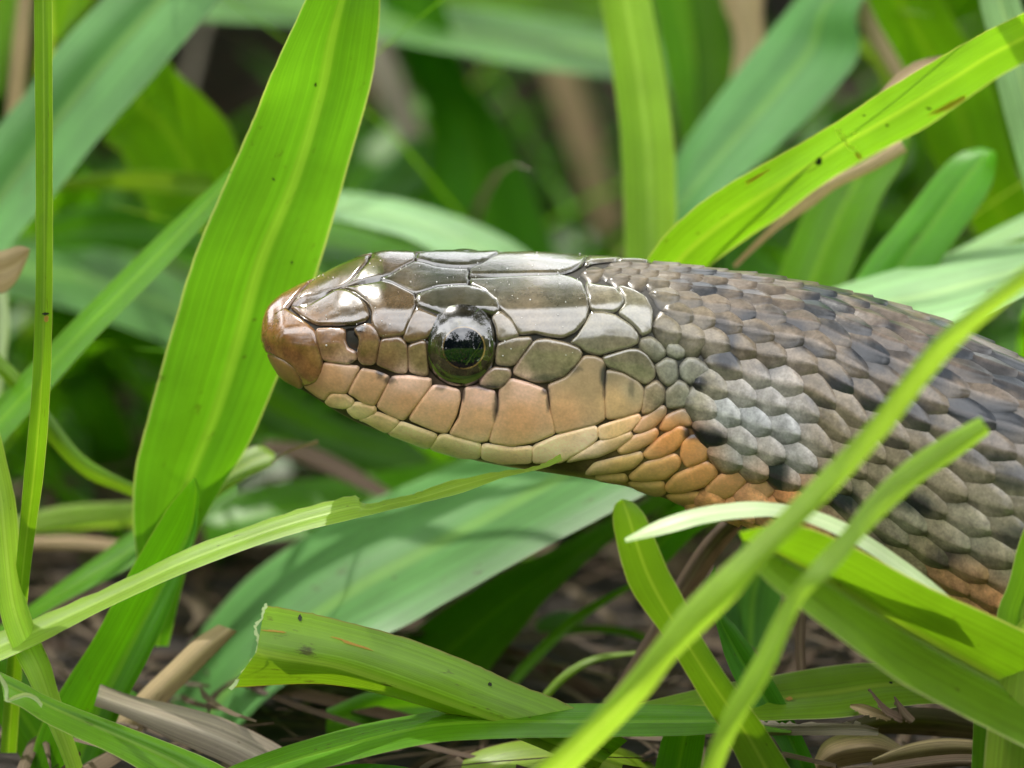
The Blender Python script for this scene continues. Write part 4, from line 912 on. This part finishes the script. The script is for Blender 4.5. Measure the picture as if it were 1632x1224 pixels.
bb('tan straw crossing the gap at upper right', 'dry', *strip([(1360, -20), (1385, 40), (1415, 90), (1445, 140)], [26, 28, 26, 22]), 4.6)
bb('green leaf filling the gap right of the tan straw', 'olive', [(1340, 60), (1390, 100), (1410, 150), (1380, 220)], [(1430, 60), (1460, 110), (1470, 160), (1440, 230)], 6.0)
# --- upper centre
bb('horizontal blurred blue-green blade across the top centre', 'glauc', [(230, -70), (330, -40), (467, -20), (611, -4), (677, 3), (777, 12), (957, 43), (1100, 80)], [(220, 20), (333, 32), (467, 40), (607, 63), (744, 87), (844, 107), (974, 123), (1100, 150)], 9.0, 7.5)
bb('pale arching blade just above the crown of the head', 'pale', [(440, 300), (500, 298), (544, 305), (627, 316), (711, 339), (790, 370), (845, 405), (880, 440)], [(440, 350), (500, 348), (544, 352), (600, 365), (650, 380), (694, 402), (740, 430), (790, 480)], 5.2, 4.2)
bb('dark green blurred blade behind the pale arching one', 'dark', [(600, -20), (641, 90), (670, 150), (687, 200), (680, 317), (670, 420)], [(700, -20), (744, 123), (780, 170), (811, 217), (861, 333), (895, 430)], 8.5, 8.0)
bb('dull green blade at the top edge above the horizontal one', 'green', [(650, -90), (760, -60), (900, -40), (1000, -20)], [(640, -10), (770, 10), (900, 40), (980, 70)], 10.5)
bb('mauve-brown dead stalk blurred right of the tall blade', 'dryg', *strip([(590, 60), (615, 120), (640, 180), (668, 240)], [40, 46, 44, 36]), 10.5)
bb('dull pale leaf blurred below the dead stalk', 'glauc', [(660, 215), (640, 240), (600, 280), (560, 320)], [(700, 230), (690, 280), (670, 310), (620, 330)], 9.0)
bb('green blade behind the crown, below the pale arching one', 'green', [(500, 350), (560, 360), (620, 378), (700, 405), (760, 450)], [(500, 420), (560, 430), (620, 440), (700, 470), (760, 500)], 5.5, 4.8)
# --- upper left background
bb('pale upright dry stalk in the upper left corner', 'dry', *strip([(45, -60), (38, 20), (32, 80), (24, 160), (14, 220)], [20, 24, 26, 24, 20]), 5.0)
bb('bright green blurred leaf at the extreme upper left', 'lime', [(-30, -40), (-40, 60), (-60, 200)], [(30, -40), (20, 50), (0, 150)], 6.5)
bb('green leaf in the gap left of the blue-green diagonal blade', 'green', [(70, -80), (80, 0), (85, 70)], [(190, -80), (150, 0), (100, 60)], 5.5)
bb('dark green wedge-shaped leaf between the diagonal blade and the tall one', 'green', [(210, 30), (167, 205), (190, 240), (215, 290), (240, 350)], [(250, 30), (270, 100), (320, 150), (367, 205), (400, 300)], 5.6, 4.8)
bb('olive blurred blade running horizontally left of the tall blade', 'olive', [(60, 292), (110, 284), (200, 272), (300, 276), (400, 286)], [(60, 312), (110, 304), (200, 302), (300, 310), (400, 322)], 5.0)
bb('dark blade beneath the olive horizontal one', 'dark', [(70, 350), (150, 325), (250, 325), (360, 330)], [(80, 400), (160, 395), (260, 400), (330, 420)], 6.5)
bb('wide pale blue-green blurred blade at left behind the crossing stems', 'glauc', [(-60, 370), (30, 374), (90, 384), (200, 405), (290, 440), (400, 500)], [(-60, 460), (20, 475), (80, 486), (133, 500), (267, 548), (380, 600)], 7.5, 5.5)
bb('green blade under the wide pale blurred one at left', 'green', [(60, 470), (140, 500), (220, 530), (320, 580)], [(60, 500), (140, 540), (220, 575), (320, 620)], 7.0)
bb('tan seed husk at the left edge', 'dry', [(-30, 400), (0, 400), (30, 392), (48, 396)], [(-30, 450), (0, 468), (25, 450), (45, 410)], 1.6)
bb('white bleached straw at the left edge below the husk', 'white', *strip([(4, 462), (6, 520), (3, 570), (-5, 640)], [16, 18, 14, 12]), 3.0)
# --- below head, blurred
bb('light green blurred blade below the lower jaw', 'green', [(320, 810), (430, 772), (560, 758), (700, 735), (840, 700)], [(330, 875), (430, 862), (560, 845), (700, 810), (840, 770)], 5.0, 4.4)
bb('brown straw blurred below the lower jaw', 'dryb', *strip([(420, 712), (480, 722), (540, 748), (620, 790)], [20, 30, 30, 18]), 4.6)
bb('green blurred blade below the chin', 'dark', [(420, 600), (520, 660), (640, 700), (760, 740)], [(400, 680), (520, 730), (640, 760), (760, 790)], 6.5)
bb('tan straw lying left of the pointed blade', 'dry', *strip([(-20, 868), (60, 866), (130, 866), (200, 872)], [22, 20, 22, 18]), 3.6)
bb('yellow-green blade above the tan straw at left', 'limep', [(20, 825), (100, 806), (190, 800), (260, 800)], [(20, 856), (100, 846), (190, 840), (260, 840)], 3.8)
bb('green blade crossing the litter at bottom centre', 'green', [(520, 1130), (600, 1100), (700, 1100), (800, 1120)], [(520, 1175), (600, 1160), (700, 1150), (800, 1150)], 1.6)
bb('brown straw in the gap below the throat', 'dryb', *strip([(800, 1040), (860, 1060), (920, 1090), (980, 1130)], [26, 28, 24, 18]), 3.0)
bb('thin arched green stem in the dark gap below the throat', 'dark', *strip([(880, 1010), (940, 1003), (1000, 1008), (1060, 1030)], [12, 12, 12, 10]), 2.8)
bb('narrow green blade slanting across the dark gap below the throat', 'green', *strip([(790, 1120), (850, 1050), (920, 985), (1010, 930)], [16, 18, 16, 8]), 2.3)
bb('thin lime blade low in the dark gap below the throat', 'olive', *strip([(860, 1120), (900, 1078), (950, 1050), (1020, 1040)], [12, 14, 12, 6]), 1.5)
bb('pale blurred leaf fragment in the dark gap below the throat', 'glauc', *strip([(855, 1000), (890, 990), (930, 985)], [16, 30, 18]), 3.2)
bb('short green blade behind the throat pointing up right', 'green', [(1000, 880), (1060, 820), (1120, 780), (1180, 740)], [(1060, 900), (1110, 850), (1160, 820), (1220, 790)], 2.2)

# ------------------------------------------------------------------ blemishes on single blades
from mathutils.bvhtree import BVHTree
def blotch_mat(name, col, tf=.45):
    m, N, Lk = node_mat(name); b = N.new('ShaderNodeBsdfPrincipled'); b.inputs['Base Color'].default_value = (*col, 1); b.inputs['Roughness'].default_value = .7
    t = N.new('ShaderNodeBsdfTranslucent'); t.inputs['Color'].default_value = (*col, 1); x = N.new('ShaderNodeMixShader'); x.inputs['Fac'].default_value = tf
    Lk(b.outputs[0], x.inputs[1]); Lk(t.outputs[0], x.inputs[2]); o = N.new('ShaderNodeOutputMaterial'); Lk(x.outputs[0], o.inputs['Surface']); return m
BR, YE, RE = blotch_mat('bruise', (.012, .018, .004)), blotch_mat('yellow_scar', (.95, .93, .45), .85), blotch_mat('rust_stain', (.62, .36, .08), .7)
def find(start): return [q for q in sc.objects if q.get('label', '').startswith(start)][0]
def blotch(owner, cx, cy, rx, ry, ang, mat, name='blemish', rag=.3):
    me = owner.data; tree_ = BVHTree.FromPolygons([v.co for v in me.vertices], [tuple(p.vertices) for p in me.polygons])
    rs = random.Random(int(cx * 7 + cy)); V, ok = [], True; ca, sa = math.cos(ang), math.sin(ang); ns = 14
    for k in range(ns + 1):
        r = 0 if k == ns else rs.uniform(1 - rag, 1 + rag); th = 2 * math.pi * k / ns; u, v = rx * r * math.cos(th), ry * r * math.sin(th)
        tgt = Vector(P(cx + u * ca - v * sa, cy + u * sa + v * ca, 0.0)); d = (tgt - Vector(CAMP)).normalized()
        h = tree_.ray_cast(Vector(CAMP), d)
        if h[0] is None: return
        V.append(h[0] - d * 0.006)
    mesh_obj(name, V, [(k, (k + 1) % ns, ns) for k in range(ns)], mat, owner)
big = find('big bright lime blade'); tall = find('tall broad bright'); stk = find('thin upright lime'); fol = find('folded olive'); hor = find('horizontal striped')
blotch(big, 1305, 257, 5, 7, .3, BR); blotch(big, 1480, 173, 4, 2, .2, BR); blotch(big, 1414, 200, 3, 2, .2, BR); blotch(big, 1377, 184, 2.5, 1.5, 0, BR)
blotch(big, 1342, 218, 16, 4, .95, YE, rag=.5); blotch(big, 1360, 238, 13, 3.5, .8, YE, rag=.5); blotch(big, 1361, 212, 6, 3, 0, YE, rag=.5)
blotch(big, 1512, 168, 34, 5, -.55, RE, rag=.5); blotch(big, 1368, 248, 6, 4, .9, RE); blotch(big, 1205, 283, 24, 3, -.5, RE, rag=.6)
blotch(stk, 73, 500, 7, 2, 0, BR); blotch(stk, 74, 508, 4, 6, 0, RE); blotch(stk, 59, 378, 2, 5, 0, BR)
blotch(tall, 503, 135, 2, 3, 0, BR); blotch(tall, 436, 286, 3, 1.5, .8, BR); blotch(tall, 465, 418, 2, 2, 0, BR)
blotch(fol, 478, 984, 3, 5, 0, BR); blotch(fol, 781, 1090, 3, 3, 0, BR); blotch(fol, 440, 1006, 18, 1.5, .1, RE, rag=.5); blotch(fol, 560, 1025, 30, 2, .3, RE, rag=.5)
blotch(hor, 1258, 1113, 5, 3, 0, RE); blotch(hor, 1420, 1088, 3, 2, 0, BR)

# ------------------------------------------------------------------ background grass, litter (uncountable)
def rand_blade(V, F, UVs, bx, by, hgt, wd, lean, az, bend):
    n = 9; off = len(V); bz = ground_z(bx, by) - 0.1
    dx, dy = math.cos(az), math.sin(az); px, py = -dy, dx
    tw = random.uniform(-.8, .8)
    for i in range(n):
        f = i / (n - 1); a = lean * f + bend * f * f * 1.0
        r = hgt * (a); z = hgt * f * (1 - 0.32 * bend * f * f)
        wv = wd * (1 - f ** 2.2) ** .7 * min(1, .5 + 3 * f) + .01
        ang = tw * f; qx = px * math.cos(ang) + dx * math.sin(ang); qy = py * math.cos(ang) + dy * math.sin(ang)
        for s in (-1, 0, 1):
            V.append((bx + dx * r + qx * s * wv / 2, by + dy * r + qy * s * wv / 2, bz + z - (0.12 * wv if s == 0 else 0)))
            UVs.append(((s + 1) / 2, f * hgt))
    for i in range(n - 1):
        for s in (0, 1):
            k = off + i * 3 + s; F.append((k, k + 1, k + 4, k + 3))
for kind, cnt, lab in (('green', 1500, 0), ('lime', 500, 1), ('dark', 900, 2), ('dry', 260, 3)):
    V, F, U_ = [], [], []
    for _ in range(cnt):
        y = 13 + 60 * random.random() ** 1.5; x = random.uniform(-14 - y * .45, 14 + y * .45)
        # thin out what would stand in the camera's narrow view of the dark gap
        if y < 33 and abs(x) < 5.5 and random.random() < .93: continue
        rand_blade(V, F, U_, x, y, random.uniform(5, 12), random.uniform(.35, .75), random.uniform(.05, .5), random.uniform(0, 6.28), random.uniform(.1, .9))
    for _ in range(cnt // 4):
        s = random.choice((-1, 1)); y = random.uniform(-6, 14); x = s * random.uniform(9 + .5 * max(0, y), 26)
        rand_blade(V, F, U_, x, y, random.uniform(3, 8), random.uniform(.35, .7), random.uniform(.05, .4), random.uniform(0, 6.28), random.uniform(.1, .7))
    for _ in range(cnt):
        y = -4.5 - 40 * random.random() ** 1.5; x = random.uniform(-16, 16)
        hmax = max(.25, (.1 + .282 * -y) * .62)
        rand_blade(V, F, U_, x, y, min(random.uniform(.6, 1) * hmax, 8), random.uniform(.3, .6), random.uniform(.05, .5), random.uniform(0, 6.28), random.uniform(.1, .9))
    tag(mesh_obj('grass', V, F, MB[kind], None, None, U_), kind='stuff', cat='grass', label='dense grass behind and beside the snake')
for kind, cnt in (('dark', 150), ('green', 60)):   # low undergrowth just behind the snake
    V, F, U_ = [], [], []
    for _ in range(cnt):
        y = random.uniform(6.0, 17); x = random.uniform(-5, 5)
        if 0 < x < 1.6 and y > 9: continue
        rand_blade(V, F, U_, x, y, random.uniform(1.2, 3.4), random.uniform(.3, .6), random.uniform(.3, .9), random.uniform(0, 6.28), random.uniform(.2, .9))
    tag(mesh_obj('undergrowth', V, F, MB[kind], None, None, U_), kind='stuff', cat='undergrowth', label='low dark grass in the gaps behind the snake')
for kind, cnt in (('green', 22), ('dryg', 12), ('limep', 8)):      # thin stems crossing in the blur
    V, F, U_ = [], [], []
    for _ in range(cnt):
        rand_blade(V, F, U_, random.uniform(-5, 5), random.uniform(5, 13), random.uniform(3, 8), random.uniform(.05, .13), random.uniform(.2, 1.0), random.uniform(0, 6.28), random.uniform(.2, .9))
    tag(mesh_obj('undergrowth', V, F, MB[kind], None, None, U_), kind='stuff', cat='undergrowth', label='thin stems crossing in the blur behind the snake')
V, F, U_ = [], [], []
for _ in range(170):                      # unseen arching leaves added beside the view to shade the gap behind the head
    s = random.choice((-1, -1, 1)); y = random.uniform(17, 42); x = s * random.uniform(7, 15)
    az = math.atan2(random.uniform(-.5, .3), -s) + random.uniform(-.4, .4)
    rand_blade(V, F, U_, x, y, random.uniform(13, 21), random.uniform(.5, .85), random.uniform(.15, .5), az, random.uniform(.2, .6))
tag(mesh_obj('grass', V, F, MB['dark'], None, None, U_), kind='stuff', cat='grass', label='long arching grass added out of view to shade the gap behind the head')
V, F, U_ = [], [], []
for _ in range(5200):
    x = random.uniform(-12, 12); y = random.uniform(-4, 26); az = random.uniform(0, 6.28); ln_ = random.uniform(.5, 2.6); wd = random.uniform(.02, .10) if random.random() < .93 else .2; cur = random.uniform(-.5, .5)
    z = ground_z(x, y) + random.uniform(.0, .45); tilt = random.uniform(-.25, .25); off = len(V); dx, dy = math.cos(az), math.sin(az)
    for i in range(5):
        f = i / 4 - .5; c = 0.5 * ln_ * (1 - 4 * f * f) * cur * .5; wd_ = wd * (1 - abs(2 * f) ** 3 * .8)
        for s in (-1, 0, 1):
            V.append((x + dx * f * ln_ - dy * (s * wd_ / 2 + c), y + dy * f * ln_ + dx * (s * wd_ / 2 + c), z + f * ln_ * tilt * .5 + (0.25 * wd if s == 0 else 0)))
            U_.append(((s + 1) / 2, f * ln_))
    for i in range(4):
        for s in (0, 1):
            k = off + i * 3 + s; F.append((k, k + 1, k + 4, k + 3))
h_ = len(F) // 2
tag(mesh_obj('straw_litter', V, F[:h_], MB['litter'], None, None, U_), kind='stuff', cat='litter', label='brown dead grass lying on the soil')
tag(mesh_obj('straw_litter', V, F[h_:], MB['litterg'], None, None, U_), kind='stuff', cat='litter', label='grey dead grass lying on the soil')

# ------------------------------------------------------------------ tree leaning over the place: darkens the zenith, the sun comes through a gap
m, N, Lk = node_mat('tree_foliage')
b = N.new('ShaderNodeBsdfPrincipled'); b.inputs['Roughness'].default_value = .6
nz = N.new('ShaderNodeTexNoise'); nz.inputs['Scale'].default_value = .02; tcn = N.new('ShaderNodeTexCoord'); Lk(tcn.outputs['Object'], nz.inputs['Vector'])
rp = N.new('ShaderNodeValToRGB'); rp.color_ramp.elements[0].color = (.02, .045, .01, 1); rp.color_ramp.elements[1].color = (.05, .09, .02, 1)
Lk(nz.outputs['Fac'], rp.inputs['Fac']); Lk(rp.outputs[0], b.inputs['Base Color'])
tl = N.new('ShaderNodeBsdfTranslucent'); tl.inputs['Color'].default_value = (.06, .11, .01, 1)
mxs = N.new('ShaderNodeMixShader'); mxs.inputs['Fac'].default_value = .3; Lk(b.outputs[0], mxs.inputs[1]); Lk(tl.outputs[0], mxs.inputs[2])
o = N.new('ShaderNodeOutputMaterial'); Lk(mxs.outputs[0], o.inputs['Surface']); M_CROWN = m
m, N, Lk = node_mat('bark')
b = N.new('ShaderNodeBsdfPrincipled'); b.inputs['Roughness'].default_value = .9; b.inputs['Base Color'].default_value = (.09, .06, .04, 1)
o = N.new('ShaderNodeOutputMaterial'); Lk(b.outputs[0], o.inputs['Surface']); M_BARK = m
tree = bpy.data.objects.new('tree', None); sc.collection.objects.link(tree); tree.location = (260, 620, GROUND_Z)
tag(tree, 'leafy tree leaning over the spot from behind, mirrored dark on the crown of the head', 'tree', kind='thing')
def limb(V, F, p, q, r0, r1):
    p, q = Vector(p), Vector(q); ax = (q - p).normalized(); u = ax.orthogonal().normalized(); v = ax.cross(u); off = len(V)
    for c, r in ((p, r0), (p.lerp(q, .5) + u * r0 * .4, (r0 + r1) / 2), (q, r1)):
        for k in range(9): V.append(tuple(c + (u * math.cos(k * .698) + v * math.sin(k * .698)) * r))
    for i in range(2):
        for k in range(9): F.append((off + i * 9 + k, off + i * 9 + (k + 1) % 9, off + i * 9 + 9 + (k + 1) % 9, off + i * 9 + 9 + k))
V, F = [], []
limb(V, F, (0, 0, -5), (-40, -60, 330), 26, 17)
for e in ((-150, -330, 560), (-330, -260, 600), (80, -420, 600), (60, -200, 640), (-260, -560, 620), (-60, -700, 610)): limb(V, F, (-40, -60, 320), e, 12, 3)
mesh_obj('trunk', V, F, M_BARK, tree)
V, F = [], []
for _ in range(560):
    az = math.radians(random.uniform(-100, 115)); el = math.radians(random.uniform(*CAN_EL)) if random.random() < .8 else math.radians(random.uniform(78, 97))
    dr = Vector((math.sin(az) * math.cos(el), math.cos(az) * math.cos(el), math.sin(el)))
    if dr.angle(sdir) < math.radians(9): continue
    R = random.uniform(480, 680); c = dr * R; cr = random.uniform(35, 75)
    for _ in range(60):
        p = c + Vector((random.gauss(0, .5), random.gauss(0, .5), random.gauss(0, .4))) * cr
        if p.normalized().angle(sdir) < math.radians(6.5): continue
        s = random.uniform(6, 13); a = Vector((random.gauss(0, 1), random.gauss(0, 1), random.gauss(0, 1.5))).normalized(); e = a.cross(Vector((random.gauss(0, 1), random.gauss(0, 1), random.gauss(0, .3)))).normalized(); off = len(V)
        for q in (a * s, e * s * .55, -a * s, -e * s * .55): V.append(tuple(p + q - tree.location))
        F.append((off, off + 1, off + 2, off + 3))
mesh_obj('crown', V, F, M_CROWN, tree, smooth=False)

# ------------------------------------------------------------------ far trees (mirrored in the eye)
m, N, Lk = node_mat('far_foliage')
b = N.new('ShaderNodeBsdfPrincipled'); b.inputs['Roughness'].default_value = .8
nz = N.new('ShaderNodeTexNoise'); nz.inputs['Scale'].default_value = .01; tcn = N.new('ShaderNodeTexCoord'); Lk(tcn.outputs['Object'], nz.inputs['Vector'])
rp = N.new('ShaderNodeValToRGB'); rp.color_ramp.elements[0].color = (.02, .045, .012, 1); rp.color_ramp.elements[1].color = (.06, .10, .03, 1)
Lk(nz.outputs['Fac'], rp.inputs['Fac']); Lk(rp.outputs[0], b.inputs['Base Color'])
o = N.new('ShaderNodeOutputMaterial'); Lk(b.outputs[0], o.inputs['Surface']); M_TREE = m
V, F = [], []
for k in range(54):
    az = 2 * math.pi * k / 46 + random.uniform(-.05, .05); R = random.uniform(1900, 2700); Ht = random.uniform(500, 1250) * random.choice((.7, 1, 1.5))
    if k >= 46: az = math.radians((128, 140, 150, 158, 171, 205, 216, 236)[k - 46]); R = random.uniform(900, 1300); Ht = (520, 760, 930, 820, 420, 560, 480, 640)[k - 46]
    cx, cy = R * math.sin(az), R * math.cos(az); rad = Ht * random.uniform(.26, .38)
    for _ in range(520):
        u = random.gauss(0, 1), random.gauss(0, 1), random.gauss(0, 1); l = math.sqrt(sum(q * q for q in u)) or 1
        r = random.random() ** .35
        p = (cx + u[0] / l * rad * r, cy + u[1] / l * rad * r, Ht * .47 + u[2] / l * Ht * .53 * r)
        s = random.uniform(25, 70) * R / 2300; a = Vector((random.gauss(0, 1), random.gauss(0, 1), random.gauss(0, 1))).normalized(); c = a.orthogonal().normalized(); off = len(V)
        for q in (a * s, c * s, -a * s, -c * s): V.append((p[0] + q[0], p[1] + q[1], p[2] + q[2]))
        F.append((off, off + 1, off + 2, off + 3))
    off = len(V)
    for z, r in ((GROUND_Z, Ht * .035), (Ht * .6, Ht * .015)):
        for q in range(6): V.append((cx + r * math.cos(q), cy + r * math.sin(q * 1.047), z))
    for q in range(6): F.append((off + q, off + (q + 1) % 6, off + 6 + (q + 1) % 6, off + 6 + q))
tag(mesh_obj('far_trees', V, F, M_TREE, smooth=False), kind='stuff', cat='woodland', label='distant trees round the meadow, mirrored in the eye')
